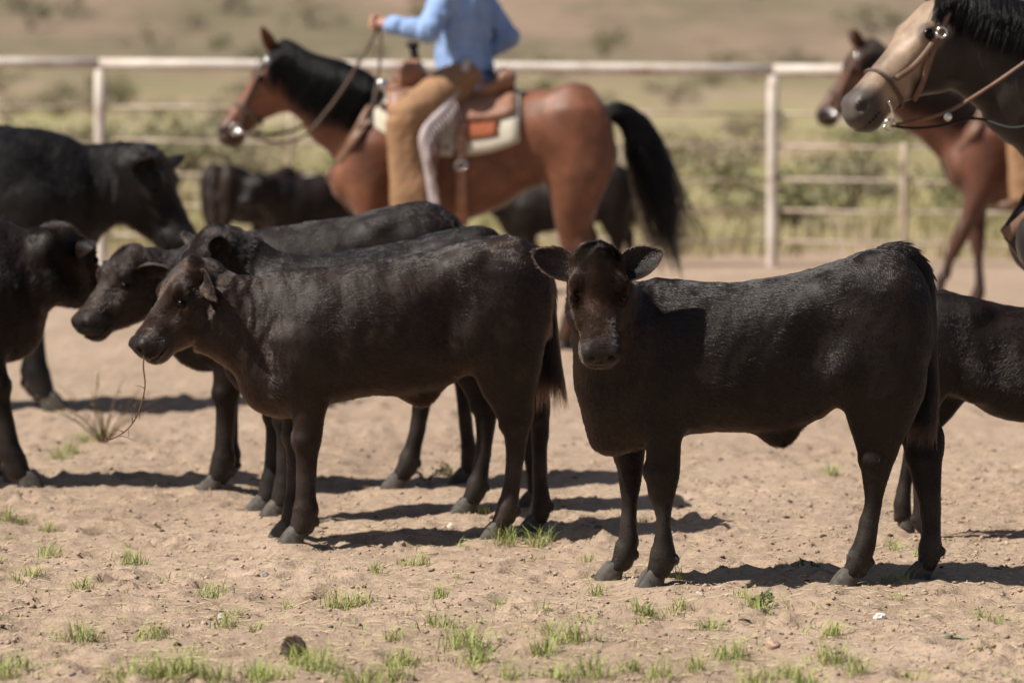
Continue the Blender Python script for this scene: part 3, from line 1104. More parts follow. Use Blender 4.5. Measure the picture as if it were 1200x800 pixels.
# far calves by the fence
fG1 = Frame((285 - 600) / FPX * 29.2, 29.2, 60)
bovine('calf', fG1, 'far brown-black calf seen from behind with its tail hanging clear', template(.87, BRN, (.62, .0, .84), 40, 10, tailhair=800), .016, 0, HERD, 53)
fG2 = Frame((392 - 600) / FPX * 28.4, 28.4, 205)
bovine('calf', fG2, 'far black calf facing us beside the one seen from behind', template(.88, BLK, (.66, .12, .84), 35, 45, tailhair=800), .016, 0, HERD, 59)
fH = Frame((672 - 600) / FPX * 27.6, 27.6, 184)
bovine('calf', fH, "far black calf standing beyond the bay horse's hind legs", template(.90, BLK, (.66, 0, .80), 40, 0, tailhair=800), .016, 0, HERD, 61)


# ------------------------------------------------------------------ horses
M_LEATHER = mat_simple('saddle_leather', (.27, .135, .085), .5, .4, .3, 14)
M_DKLEATHER = mat_simple('dark_leather', (.055, .033, .024), .5, .4, .3, 14)
M_STRAP = mat_simple('tan_leather_strap', (.17, .095, .062), .5, .4, .25, 20)
M_BLACK = mat_simple('black_rubber_wrap', (.012, .011, .011), .6, .3, .2, 20)
M_SILVER = mat_simple('silver', (.75, .73, .70), .22, .5, .1, 30, 1.0, .05)
M_ROPE = mat_simple('braided_rein', (.10, .068, .052), .7, .3, .3, 50)


def mat_blanket():
    t = NT('woven_blanket')
    c = t.coord()
    v = t.n('ShaderNodeTexVoronoi', i_Scale=13.0)
    mp = t.n('ShaderNodeMapping'); mp.inputs['Scale'].default_value = (1.0, .45, .8)
    t.l(c, mp.inputs[0]); t.l(mp.outputs[0], v.inputs['Vector'])
    spot = t.ramp(v.outputs['Distance'], [(0.14, (.045, .035, .03)), (0.22, (.62, .56, .45))])
    wv = t.noise(t.coord('Object', (1, 1, 1)), 260, 2)
    col = t.mix(1.0, spot, t.ramp(wv, [(.3, (.75,) * 3), (.7, (1.1,) * 3)]), 'MULTIPLY')
    return t.pbr(col, .9, .1, t.bump(wv, .5, .004))


M_BLANKET = mat_blanket()
M_RUST = mat_simple('rust_weave', (.33, .105, .055), .9, .1, .3, 90)

HLEN = .58


def horse_head(b, poll, ax, s, base, nose, front):
    U, V, W = ax
    O = np.asarray(poll) - V * .06 * s

    def at(u, v, w):
        return O + (U * u + V * v + W * w) * s
    rows = [(-.03, -.02, 0, .055, .10, .060), (.05, 0, 0, .066, .170, .084), (.13, 0, 0, .066, .222, .094), (.20, 0, 0, .060, .215, .088), (.28, 0, 0, .050, .165, .066),
            (.36, 0, 0, .047, .125, .056), (.44, 0, 0, .047, .108, .055), (.50, 0, 0, .050, .106, .060), (.54, -.004, 0, .046, .096, .057), (.568, -.014, 0, .030, .066, .044)]
    L = b.add(Loft(O, U, V, [tuple(q * s for q in r) for r in rows], 2.4, (.6, .35)), .035 * s, -U, .5, base)
    A = np.array([U, V, W])
    for sg in (-1, 1):
        b.add(Ell(at(.165, .030, .076 * sg), np.array([.040, .026, .024]) * s, A), .016 * s, -U, .4, base)
        b.add(Ell(at(.13, -.105, .062 * sg), np.array([.088, .095, .036]) * s, A), .03 * s, -U, .4, base)
        b.add(Ell(at(.27, -.005, .055 * sg), np.array([.085, .014, .014]) * s, A), .014 * s, -U, .4, base)
        b.add(Ell(at(.515, .012, .040 * sg), np.array([.040, .030, .024]) * s, A), .014 * s, -U, .0, nose)
        b.sub(Ell(at(.535, .012, .058 * sg), np.array([.027, .015, .024]) * s, A), .006 * s)
        b.sub(Ell(at(.52, -.056, .05 * sg), np.array([.06, .0045, .04]) * s, A), .005 * s)
        b.sub(Ell(at(.170, .026, .102 * sg), np.array([.024, .015, .014]) * s, A), .005 * s)
    b.add(Ell(at(.505, -.085, 0), np.array([.048, .028, .038]) * s, A), .012 * s, -U, .1, nose)
    b.add(Ell(at(.535, -.015, 0), np.array([.032, .042, .044]) * s, A), .012 * s, -U, .0, nose)
    b.add(Ell(at(.30, .030, 0), np.array([.22, .022, .036]) * s, A), .02 * s, -U, .4, base)
    eyes = [at(.168, .026, .083 * sg) for sg in (-1, 1)]
    return at, eyes, L


fH1 = Frame((560 - 600) / FPX * 22.0, 22.0, 180)
H_top = [(402, 190), (410, 160), (425, 125), (445, 106), (470, 102), (520, 113), (570, 115), (605, 109), (635, 104), (665, 110), (690, 121), (708, 137), (717, 160)]
H_bot = [(402, 218), (412, 242), (430, 257), (470, 264), (510, 263), (550, 257), (590, 242), (620, 224), (650, 215), (690, 213), (717, 200)]
TORSO_H = torso_rows(fH1, H_top, H_bot, [(0, .13), (.12, .235), (.25, .275), (.5, .295), (.75, .255), (.9, .20), (1, .135)])
H_hn = [(130, 640, 710), (165, 632, 720), (200, 636, 718), (225, 642, 708), (245, 646, 699), (265, 650, 692), (285, 655, 690), (305, 660, 692), (320, 664, 690), (335, 665, 684), (355, 662, 680), (375, 656, 678), (392, 650, 673)]
H_fn = [(170, 405, 465), (200, 404, 460), (225, 408, 455), (250, 415, 450), (280, 420, 446), (300, 420, 444), (315, 420, 442), (340, 424, 438), (365, 424, 438), (380, 418, 438), (395, 412, 432)]


def hleg(px, hind, sg, swing):
    lg = legs_from(fH1, px, hind, .13, .17, s=1.45)
    lg['rows'] = [(r_[0], r_[1], r_[2] * sg, r_[3], r_[4], r_[5]) for r_ in lg['rows']]
    return shift_leg(lg, swing=swing, s=1.45)


def horse(fr, label, poll, ax, hs, cols, neck, legs=(0, -.06, 0, -.16), vox=.014, torso=None, mane_side=1, mane_len=.26, tail=None, mane_col=(.004, .0032, .003), seed=5, forelock=True):
    base, nose, front, low = cols
    rt = root('horse', fr, label, 'horse', 'ridden horses')
    b = Body()
    back = np.array([-1, 0, -.4])
    T = b.add(Loft((0, 0, 0), (1, 0, 0), (0, 0, 1), TORSO_H, 2.2, (.35, .5)), .06, back, 1, base)
    x0, x1 = TORSO_H[0][0], TORSO_H[-1][0]
    L = x1 - x0
    for sg in (-1, 1):
        q = TORSO_H[12]
        b.add(Ell((x0 + L * .86, sg * .15, q[1] - .05), (.15, .10, .28), [[.9, 0, .43], [0, 1, 0], [-.43, 0, .9]]), .07, back, 1, base)
        b.add(Ell((x0 + L * .15, sg * .16, TORSO_H[2][1] + .04), (.22, .12, .27)), .08, back, 1, base)
        b.sub(Ell((x0 + L * .36, sg * .40, TORSO_H[5][1] - .05), (.07, .10, .14)), .10)
        b.add(Ell((x1 - .05, sg * .10, TORSO_H[14][1] - .10), (.12, .10, .14)), .05, back, 1, base)
    NL = []
    for a, c, rv0, rw0, rv1, rw1 in neck:
        a, c = np.asarray(a, float), np.asarray(c, float)
        U = c - a; ln = np.linalg.norm(U)
        NL.append(b.add(Loft(a, U, (-.5, 0, 1), [(0, 0, 0, rv0, rv0, rw0), (ln * .5, 0, 0, (rv0 + rv1) * .485, (rv0 + rv1) * .485, (rw0 + rw1) * .49), (ln, 0, 0, rv1, rv1, rw1)], 2.1, (.8, .6)), .08, -nrm(U), 1, base))
    for i, (px, hind, sg) in enumerate(((H_fn, False, 1), (H_fn, False, -1), (H_hn, True, 1), (H_hn, True, -1))):
        lg = hleg(px, hind, sg, legs[i])
        rows = lg['rows']
        e = rows[-1]
        b.add(Loft((0, 0, 0), (0, 0, 1), (1, 0, 0), rows + [(e[0] + .12, e[1], e[2] * .8, e[3] * .6, e[4] * .6, e[5] * .5)], 2.1, (.2, .6)), .05, np.array([0, 0, -1]), .8, base)
        for zz in (.07, .18, .30):
            q = rows[int(np.argmin([abs(r_[0] - zz) for r_ in rows]))]
            b.add(Ell((q[1], q[2], q[0]), (q[3] * .98, q[5] * .98, .09)), .004, np.array([0, 0, -1]), .8, low)
        q = rows[int(np.argmin([abs(r_[0] - (.62 if hind else .50)) for r_ in rows]))]
        b.add(Ell((q[1] + (-.6 if hind else .3) * q[3], q[2], q[0]), (q[3] * .6, q[5] * 1.0, .08)), .03, np.array([0, 0, -1]), .8, base)
        hoof(rt, rows[0][1] + .01, rows[0][2], .95, False, mat=M_DARKHOOF)
    at, eyes, HL = horse_head(b, poll, ax, hs, base, nose, front)
    U, V_, W = ax
    V, Q = b.mesh(vox)
    fl, hl, cl = shade_fields(b, V, base, back)
    cl = cl * (1 + .22 * wob(V, 5.0, seed) + .10 * wob(V, 16.0, seed + 1))[:, None]
    # pale front of the face, dark muzzle, darker belly line and joints; the dun's sunlit front is put into the colour
    Or = np.asarray(poll) - V_ * .06 * hs
    rel = (V - Or) / hs
    hu, hv = rel @ U, rel @ V_
    on = np.clip(1 - HL.d(V[:, 0], V[:, 1], V[:, 2]) / .02, 0, 1)
    nz = .02 * wob(V, 25.0, seed + 2)
    fm = on * np.clip((hv + .045 + nz + .10 * np.clip((hu - .15) / .3, 0, 1)) / .05, 0, 1) * np.clip((.50 - hu + nz) / .06, 0, 1) * np.clip((hu + .02) / .06, 0, 1)
    cl = cl * (1 - fm[:, None]) + np.array(front) * fm[:, None] * (1 + .2 * wob(V, 30.0, seed + 3))[:, None]
    mm = on * np.clip((hu - .44 + nz) / .06, 0, 1)
    cl = cl * (1 - .75 * mm[:, None]) + np.array(nose) * .75 * mm[:, None]
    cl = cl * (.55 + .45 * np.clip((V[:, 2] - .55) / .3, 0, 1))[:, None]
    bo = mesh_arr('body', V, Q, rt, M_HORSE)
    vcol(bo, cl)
    for sg, e in zip((-1, 1), eyes):
        sphere('eye', e, .023 * hs, rt, M_EYE)
        g, q = ear_geo(at(-.005, .035, .045 * sg), V_ * .9 - U * .35 + W * sg * .30, W * sg * .8 + U * .5, .175 * hs, .080 * hs, 1.2, -U * .0)
        eo = mesh_arr('ear', g, q, rt, M_HORSE)
        vcol(eo, np.tile(np.array(base) * .8, (len(g), 1)))
    # mane over the crest
    r = np.random.default_rng(seed)
    P = []
    def top(nl, f):
        ln_ = nl.T[-1, 0]
        return nl.point(f * ln_ * .9, 0, -.006)
    C = spline([at(.02, .050, 0), at(-.045, .030, 0)] + [top(NL[1], f) for f in (.78, .55, .25)] + [top(NL[0], f) for f in (.80, .50, .22)], 60)
    Tn = np.gradient(C, axis=0); Tn /= np.linalg.norm(Tn, axis=1, keepdims=True)
    n = 4200
    for _ in range(n):
        q = r.uniform(0, 58.9); i0 = int(q); f = q - i0
        p = C[i0] * (1 - f) + C[i0 + 1] * f
        tn = Tn[i0]
        k = mane_len / .26 * (.55 + .45 * min(q / 12, 1)) * r.uniform(.35, 1.2)
        hw = np.interp(q, [0, 12, 58], [.082, .090, .150]) * hs
        sd = np.array([0, mane_side, 0]); lay = r.uniform(0, .030)
        dr = tn * r.normal(0, .012)
        P.append([p + tn * r.normal(0, .006), p + sd * .03 + np.array([0, 0, .014 + lay]) + dr * .5, p + sd * (hw * .72 + lay * .5) + np.array([0, 0, -.03 * k + lay * .6]) + dr, p + sd * (hw * 1.02 + lay) + np.array([0, 0, -.14 * k]) + dr * 2, p + sd * (hw * 1.08 + lay) + np.array([0, 0, -.27 * k]) + dr * 3])
    if forelock:
        for _ in range(110):
            w = r.normal(0, .014)
            P.append([at(-.02, .05, w), at(.03, .085, w + r.normal(0, .006)), at(.09, .088, w * 1.4 + r.normal(0, .01)), at(.15, .080, w * 1.6 + r.normal(0, .012)), at(.19 + r.uniform(-.03, .02), .068, w * 1.7 + r.normal(0, .014))])
    P = np.array(P)
    strands('mane', P, np.array([.0011, .0014, .0014, .0012, .0004]), rt, M_HORSEHAIR, np.tile(np.array(mane_col), (len(P), 1)))
    # tail
    if tail is not None:
        C = spline(tail, 24)
        n = 1700
        t0 = r.uniform(0, .45, n) ** 1.3
        ext = r.uniform(.55, 1.0, n)
        k = 9
        tt = t0[:, None] + (np.minimum(ext, 1) - t0)[:, None] * np.linspace(0, 1, k)[None]
        idx = tt * 23
        i0 = np.clip(idx.astype(int), 0, 22); f = (idx - i0)[..., None]
        base_p = C[i0] * (1 - f) + C[i0 + 1] * f
        Tn = np.gradient(C, axis=0); Tn /= np.linalg.norm(Tn, axis=1, keepdims=True)
        d = r.normal(size=(n, 3)); d -= (d * Tn[i0[:, 0]]).sum(1, keepdims=True) * Tn[i0[:, 0]]
        d /= np.linalg.norm(d, axis=1, keepdims=True)
        rad = r.uniform(.1, 1, n)[:, None] ** .6
        spread = np.interp(tt, [0, .08, .3, .6, 1], [.028, .06, .11, .15, .20])
        Pt = base_p + d[:, None, :] * (rad * spread)[..., None] * np.array([1, .8, 1]) + r.normal(0, .004, (n, k, 3))
        strands('tail', Pt, np.linspace(.0026, .0009, k), rt, M_HORSEHAIR, np.tile(np.array(mane_col), (n, 1)))
    return rt, T, at, HL, NL


def sheet(name, T, xs, phis, off, thick, parent, mat, edge=None):
    """A pad or skirt lying on the torso: thick sheet following its surface."""
    V = []
    nx, npn = len(xs), len(phis)
    for lay in (0, 1):
        for i, x in enumerate(xs):
            for ph in phis:
                o = off + (thick if lay == 0 else 0)
                V.append(T.point(x, ph, o))
    F = []
    m = nx * npn
    for i in range(nx - 1):
        for j in range(npn - 1):
            a, b_, c, d = i*npn + j, i*npn + j + 1, (i+1)*npn + j + 1, (i+1)*npn + j
            F += [(a, b_, c, d), (a + m, d + m, c + m, b_ + m)]
    for i in range(nx - 1):
        for j, fl in ((0, 0), (npn - 1, 1)):
            a, d = i*npn + j, (i+1)*npn + j
            F.append((a, d, d + m, a + m) if not fl else (a, a + m, d + m, d))
    for j in range(npn - 1):
        for i, fl in ((0, 1), (nx - 1, 0)):
            a, b_ = i*npn + j, i*npn + j + 1
            F.append((a, b_, b_ + m, a + m) if not fl else (a, a + m, b_ + m, b_))
    return mesh_py(name, V, F, parent, mat)


def belt_loop(T, x, off, phi0=-PI, phi1=PI, n=40, dx=0.0):
    return [T.point(x + dx * (k / (n - 1)), phi0 + (phi1 - phi0) * k / (n - 1), off) for k in range(n)]


X = lambda px, py=110, yo=0.0: fH1.loc(px, py, yo)[0]


def saddle_up(fr, T, who, leather=M_LEATHER):
    """Blanket, western saddle and breast collar on a torso loft, in the horse's own axes."""
    bl = root('saddle_blanket', fr, 'cream woven saddle blanket with dark spots under %s saddle' % who, 'blanket', 'saddle blankets')
    xs = np.linspace(X(434), X(609), 16)
    sheet('pad', T, xs, np.linspace(-1.52, 1.52, 31), .006, .018, bl, M_BLANKET)
    for sg in (-1, 1):
        sheet('rust_panel', T, np.linspace(X(584), X(544), 6), np.linspace(sg * .95, sg * 1.30, 6) if sg > 0 else np.linspace(-1.30, -.95, 6), .026, .004, bl, M_RUST)
    sd = root('saddle', fr, 'brown leather western saddle with dark horn on %s' % who, 'saddle', 'western saddles')
    sheet('skirt', T, np.linspace(X(455), X(604), 14), np.linspace(-1.0, 1.0, 21), .027, .016, sd, leather)
    zt = lambda px: T.point(X(px), 0, 0)[2]
    b = Body()
    b.add(Loft((0, 0, 0), (1, 0, 0), (0, 0, 1), [(X(600), zt(600) + .10, 0, .035, .10, .17), (X(590), zt(590) + .11, 0, .055, .10, .18), (X(575), zt(575) + .07, 0, .035, .10, .17), (X(540), zt(540) + .05, 0, .03, .09, .14),
                                                 (X(505), zt(505) + .07, 0, .03, .09, .12), (X(490), zt(490) + .13, 0, .045, .14, .15), (X(474), zt(474) + .10, 0, .05, .13, .16), (X(466), zt(466) + .05, 0, .03, .1, .12)], 2.4, (.4, .5)), .02)
    v, q = b.mesh(.014)
    mesh_arr('seat', v, q, sd, leather)
    b = Body()
    hx, hz = X(487), zt(487) + .16
    b.add(Cap((hx, 0, hz), (hx + .012, 0, hz + .075), .026, .022), .02)
    b.add(Ell((hx + .016, 0, hz + .095), (.042, .042, .018)), .02)
    v, q = b.mesh(.009)
    mesh_arr('horn', v, q, sd, M_BLACK)
    for sg in (-1, 1):
        # fender and stirrup
        p0 = T.point(X(508), sg * .75, .05); p1 = T.point(X(500), sg * 1.55, .07)
        p2 = p1 + np.array([.02, -sg * .0, -.30])
        p0[1], p1[1], p2[1] = p0[1], p1[1], p1[1]
        tube('fender', spline([p0, p1, p2], 16), np.linspace(1.2, .6, 16), sd, leather, 12, (.085, .008, (0, 1, .2)))
        st = root('stirrup', None); st.parent = sd
        a = np.linspace(0, 2 * PI, 20)
        loop = [p2 + np.array([.0, 0, -.075]) + np.array([0.0, .062 * math.sin(t), .08 * math.cos(t)]) for t in a]
        o = tube('stirrup_bow', loop, 1.0, sd, leather, 8, (.030, .007, (1, 0, 0)))
        bpy.data.objects.remove(st)
        # rear billet with its buckle
        pts = [T.point(X(541), sg * ph, .05) for ph in np.linspace(.45, 2.3, 18)]
        bo = tube('rear_billet', pts, 1.0, sd, leather, 8, (.030, .006, (0, sg, .3)))
        c = T.point(X(541), sg * 1.62, .062)
        tube('buckle', [c + np.array([.034 * math.cos(t), 0, .024 * math.sin(t)]) for t in np.linspace(0, 2 * PI, 14)], .008, bo, M_SILVER)
        cc = T.point(X(449), sg * .42, .055)
        sphere('concho', cc, .034, sd, M_SILVER, (1, .35, 1))
    tube('cinch', belt_loop(T, X(488), .028, PI * .42, PI * 1.58, 30), 1.0, sd, M_BLANKET, 8, (.06, .010, (0, .3, 1)))
    tube('rear_cinch', belt_loop(T, X(541), .028, PI * .6, PI * 1.4, 30), 1.0, sd, leather, 8, (.035, .006, (0, .3, 1)))
    # breast collar
    bc = root('breast_collar', fr, 'leather breast collar across the chest of %s' % who, 'breast collar', 'breast collars')
    xf = T.T[-1, 0]
    for sg in (-1, 1):
        a = T.point(X(452), sg * .85, .05); c = np.array([xf + .06, sg * .03, TORSO_H[15][1] - .02])
        m = np.array([X(415), sg * .27, fH1.loc(415, 165)[2]]); m2 = np.array([X(402), sg * .17, fH1.loc(402, 185)[2]])
        tube('strap', spline([a, m, m2, c], 20), 1.0, bc, M_STRAP, 8, (.024, .006, (.5, sg, .1)))
        tube('wither_strap', spline([T.point(X(447), sg * .3, .05), np.array([X(425), sg * .24, fH1.loc(425, 140)[2]]), m2], 14), 1.0, bc, M_STRAP, 8, (.016, .005, (.5, sg, .1)))
    tube('tie_down', spline([np.array([xf + .06, 0, TORSO_H[15][1] - .03]), T.point(X(425), PI, .03), T.point(X(480), PI, .03)], 14), 1.0, bc, M_STRAP, 8, (.016, .005, (.6, 0, -1)))
    return bl, sd, bc


def head_band(HL, u0, u1, phi0, phi1, off, n=24):
    """A strap over the head from section u0 at angle phi0 to section u1 at angle phi1."""
    return [HL.point(u0 + (u1 - u0) * k / (n - 1), phi0 + (phi1 - phi0) * k / (n - 1), off) for k in range(n)]


def bridle(fr, HL, at, ax, hs, who, strap=M_STRAP, noseband=True):
    U, V, W = ax
    br = root('bridle', fr, 'leather bridle with silver bit on %s' % who, 'bridle', 'bridles')
    for sg in (-1, 1):
        pts = [HL.point(u, sg * ph, .010) for u, ph in zip(np.linspace(.02 * hs, .475 * hs, 18), np.linspace(.55, 2.0, 18))]
        tube('cheek_strap', pts, 1.0, br, strap, 8, (.0125, .004, W * sg))
        c = at(.475, -.035, .066 * sg)
        bt = tube('bit_ring', [c + (U * .028 * math.cos(t) + V * .028 * math.sin(t)) * hs for t in np.linspace(0, 2 * PI, 18)], .0045, br, M_SILVER)
        tube('shank', [c, c - V * .07 * hs - U * .01, c - V * .13 * hs - U * .045], .007, br, M_SILVER)
        sphere('rosette', HL.point(.07 * hs, sg * .95, .012), .022, br, M_SILVER, (1, .5, 1))
    tube('crown_strap', [HL.point(.02 * hs, ph, .012) for ph in np.linspace(-.55, .55, 12)], 1.0, br, strap, 8, (.0125, .004, V))
    tube('brow_band', [HL.point(.075 * hs, ph, .012) for ph in np.linspace(-1.1, 1.1, 16)], 1.0, br, strap, 8, (.011, .004, V))
    tube('throat_latch', [HL.point(.05 * hs, ph, .014) for ph in np.linspace(.9, 2 * PI - .9, 30)], 1.0, br, strap, 8, (.009, .004, V))
    if noseband:
        tube('nose_band', [HL.point(.36 * hs, ph, .010) for ph in np.linspace(0, 2 * PI, 28)], 1.0, br, M_ROPE, 8, (.012, .006, V))
    return br


# ---- bay horse with its rider
BAY = ((.160, .060, .030), (.030, .023, .020), (.165, .064, .034), (.016, .011, .009))
axH1 = head_axes(53, 6)
pH1 = fH1.loc(320, 59)
h1 = horse(fH1, 'bay horse with black mane and raised black tail carrying the rider in chaps', pH1, axH1, 1.03, BAY,
           [(fH1.loc(448, 168), fH1.loc(392, 120), .28, .15, .225, .11), (fH1.loc(396, 123), fH1.loc(340, 92), .225, .11, .150, .082)],
           tail=[fH1.loc(p[0], p[1]) for p in ((703, 134), (722, 132), (742, 146), (757, 180), (769, 220), (781, 258), (797, 300))], mane_len=.30)
saddle_up(fH1, h1[1], 'the bay horse')
br1 = bridle(fH1, h1[3], h1[2], axH1, 1.03, 'the bay horse', M_DKLEATHER)
hand1 = fH1.loc(446, 28, .22)
for sg, mids in ((1, [(285, 156, .09), (318, 166, .12), (350, 163, .16), (385, 128, .20), (420, 75, .21)]), (-1, [(285, 156, -.09), (318, 158, -.10), (350, 150, -.12), (390, 112, -.08), (425, 66, .12)])):
    P = [fH1.loc(*m) for m in mids] + [hand1]
    tube('rein', spline(P, 40), .0095, br1, M_ROPE)
tube('romal', spline([hand1, fH1.loc(446, 60, .24), fH1.loc(441, 105, .30), fH1.loc(436, 130, .33)], 24), .009, br1, M_ROPE)


# ------------------------------------------------------------------ riders
def mat_cloth(name, col, scale=300):
    t = NT(name)
    c = t.coord()
    n = t.noise(c, 7, 5)
    cc = t.ramp(n, [(.3, tuple(x * .85 for x in col)), (.7, tuple(min(1, x * 1.12) for x in col))])
    h = t.math('ADD', t.noise(c, 11, 3, .5, .6), t.math('MULTIPLY', t.noise(c, scale, 2), .08))
    return t.pbr(cc, .85, .15, t.bump(h, .45, .02))


M_SKIN = mat_simple('skin', (.42, .22, .15), .5, .35, .1, 20)
M_CHAPS = mat_cloth('chap_suede', (.285, .165, .090))
M_FRINGE = mat_cloth('laced_trim', (.46, .385, .375))
M_JEANS = mat_cloth('jeans', (.045, .065, .12))
M_FELT = mat_cloth('hat_felt', (.36, .29, .20))
M_BOOT = mat_simple('boot_leather', (.13, .065, .038), .5, .4, .3, 20)


def rider(fr, T, label, shirt, left_hand, twist=-25, chaps=M_CHAPS):
    """A person in the saddle: one continuous body; clothes are its children. Own axes = the horse's."""
    rt = root('person', fr, label, 'person', 'riders')
    seat = np.array([X(545), 0, fH1.loc(545, 92)[2]])
    tw = R(twist)
    F = np.array([math.cos(tw), math.sin(tw), 0]); Lf = np.array([-math.sin(tw), math.cos(tw), 0]); Z = np.array([0, 0, 1.0])

    def tp(f, l, z):
        return seat + F * f + Lf * l + Z * z
    hipL, hipR = seat + np.array([.0, .10, .02]), seat + np.array([.0, -.10, .02])
    kneeL = fH1.loc(470, 143, .38); ankL = fH1.loc(482, 252, .40); toeL = fH1.loc(455, 262, .42)
    mir = np.array([1, -1, 1])
    shL, shR = tp(.02, .19, .50), tp(.02, -.19, .50)
    elL = fH1.loc(503, 36, .33); haL = np.asarray(left_hand, float)
    elR = tp(-.14, -.27, .24); haR = tp(.05, -.20, .08)
    neck, head = tp(.03, 0, .58), tp(.07, 0, .74)

    def torso(b, e=0.0, fl=None):
        b.add(Loft(seat + np.array([0, 0, 0]), Z + F * .05, F, [(-.04, -.01, 0, .11 + e, .13 + e, .175 + e), (.08, 0, 0, .115 + e, .125 + e, .178 + e), (.20, .0, 0, .112 + e, .115 + e, .172 + e), (.34, .0, 0, .118 + e, .120 + e, .182 + e), (.46, .0, 0, .10 + e, .11 + e, .185 + e), (.535, .0, 0, .06 + e, .07 + e, .11 + e)], 2.3, (.5, .5)), .03)

    def arms(b, e=0.0, hand=True):
        for sh, el, ha in ((shL, elL, haL), (shR, elR, haR)):
            d = nrm(ha - el)
            w = ha - d * .07
            b.add(Cap(sh, el, .062 + e, .046 + e), .04)
            b.add(Cap(el, w, .045 + e, .030 + e), .03)
            if hand:
                b.add(Cap(w, ha + d * .005, .026, .030), .02)
                side = nrm(np.cross(d, Z)); dn = np.cross(side, d)
                for k in range(4):                                  # four fingers closed on the reins
                    o = ha + d * .02 + dn * (.028 - .019 * k)
                    k1 = o + d * .030 + side * .006; k2 = k1 - side * .030 + d * .004; k3 = k2 - d * .026 - side * .008
                    b.add(Cap(o, k1, .0105, .010), .006); b.add(Cap(k1, k2, .010, .009), .005); b.add(Cap(k2, k3, .009, .008), .005)
                o = ha - d * .02 + dn * .030
                k1 = o + d * .032 + dn * .016 - side * .012; k2 = k1 + d * .026 - side * .014
                b.add(Cap(o, k1, .013, .011), .008); b.add(Cap(k1, k2, .011, .009), .006)
    b = Body()
    torso(b); arms(b)
    for m in (np.ones(3), mir):
        b.add(Cap(hipL * m, kneeL * m, .095, .062), .05)
        b.add(Cap(kneeL * m, ankL * m, .060, .042), .04)
        b.add(Cap(ankL * m, ankL * m + np.array([.11, 0, -.035]), .036, .022), .02)
    b.add(Cap(tp(.01, 0, .50), tp(.05, 0, .64), .062, .056), .03)
    hd = head
    b.add(Ell(hd + Z * .02, (.10, .078, .118), [F, Lf, Z]), .03)
    b.add(Ell(hd + F * .045 - Z * .065, (.06, .055, .055), [F, Lf, Z]), .03)
    b.add(Ell(hd + F * .105 - Z * .018, (.022, .014, .030), [F, Lf, Z]), .012)
    b.add(Ell(hd + F * .092 - Z * .062, (.014, .024, .009), [F, Lf, Z]), .008)
    for sg in (-1, 1):
        b.add(Ell(hd + Lf * .080 * sg - F * .005, (.024, .010, .034), [F, Lf, Z]), .008)
        b.sub(Ell(hd + F * .105 + Lf * .034 * sg + Z * .015, (.022, .018, .013), [F, Lf, Z]), .012)
    v, q = b.mesh(.011)
    mesh_arr('body', v, q, rt, M_SKIN)
    for sg in (-1, 1):
        sphere('eye', hd + F * .083 + Lf * .034 * sg + Z * .014, .012, rt, M_EYE)
    b = Body(); b.add(Ell(hd + Z * .03 - F * .018, (.098, .084, .112), [F, Lf, Z]), .02)
    b.sub(Ell(hd + F * .12 - Z * .03, (.10, .12, .10), [F, Lf, Z]), .02)
    v, q = b.mesh(.010)
    mesh_arr('hair', v, q, rt, mat_simple('brown_hair', (.05, .03, .02), .6))
    # shirt
    b = Body(); torso(b, .022); arms(b, .018, False)
    b.add(Cap(tp(.01, 0, .50), tp(.035, 0, .585), .075, .066), .03)
    b.add(Ell(seat + Z * .06, (.135, .185, .07), [F, Lf, Z]), .04)
    v, q = b.mesh(.011)
    n = vnormals(v, q)
    v = v + n * (.011 * wob(v * np.array([1, 1, .7]), 15, 3) + .005 * wob(v * np.array([1, 1, .5]), 42, 4))[:, None]
    mesh_arr('shirt', v, q, rt, shirt)
    tube('belt', [tp(.138 * math.cos(t), .185 * math.sin(t), .035) for t in np.linspace(0, 2 * PI, 40)], 1.0, rt, M_DKLEATHER, 8, (.022, .006, (0, 0, 1)))
    bk = tp(-.09, .165, .03)
    sphere('belt_tip', bk, .020, rt, M_SILVER, (1, 1, 1))
    # chaps: wide suede legs with a laced outer seam
    for m in (np.ones(3), mir):
        b = Body()
        h, k, a = hipL * m, kneeL * m, ankL * m
        U = k - h; ln = np.linalg.norm(U)
        b.add(Loft(h, U, (0, m[1] * .3, 1), [(-.02, 0, 0, .11, .11, .12), (ln * .5, 0, 0, .112, .112, .11), (ln, 0, 0, .10, .10, .092)], 2.2, (.2, .5)), .04)
        U = a - k; ln = np.linalg.norm(U)
        b.add(Loft(k, U, (1, 0, 0), [(0, .0, 0, .085, .10, .088), (ln * .4, 0, 0, .098, .112, .078), (ln * .8, 0, 0, .108, .120, .074), (ln * 1.02, 0, 0, .11, .122, .076)], 2.3, (.5, .08)), .05)
        v, q = b.mesh(.011)
        n_ = vnormals(v, q)
        v = v + n_ * (.007 * wob(v * np.array([1, 1, .35]), 16, 9) + .002 * wob(v, 45, 10))[:, None]
        cp = mesh_arr('chap', v, q, rt, chaps)
        seam = spline([h + np.array([-.02, .11 * m[1], .09]), h + np.array([.02, .135 * m[1], -.02]), (h + k) / 2 + np.array([-.07, .10 * m[1], -.05]), k + np.array([-.125, .07 * m[1], -.08]), (k + a) / 2 + np.array([-.125, .065 * m[1], 0]), a + np.array([-.135, .065 * m[1], .0])], 40)
        tr = tube('laced_seam', seam, 1.0, cp, M_FRINGE, 8, (.024, .006, (0, m[1], 0)))
        parts = []
        r = np.random.default_rng(4)
        for i in range(10, 40):
            p = seam[i]
            parts.append(tube_geo([p, p + np.array([-.03, .012 * m[1], -.04]), p + np.array([-.045 + r.normal(0, .01), .016 * m[1], -.13 + r.normal(0, .015)])], 1.0, 4, (.007, .0015, (0, m[1], 0))))
        vv, ff = join_geo(parts)
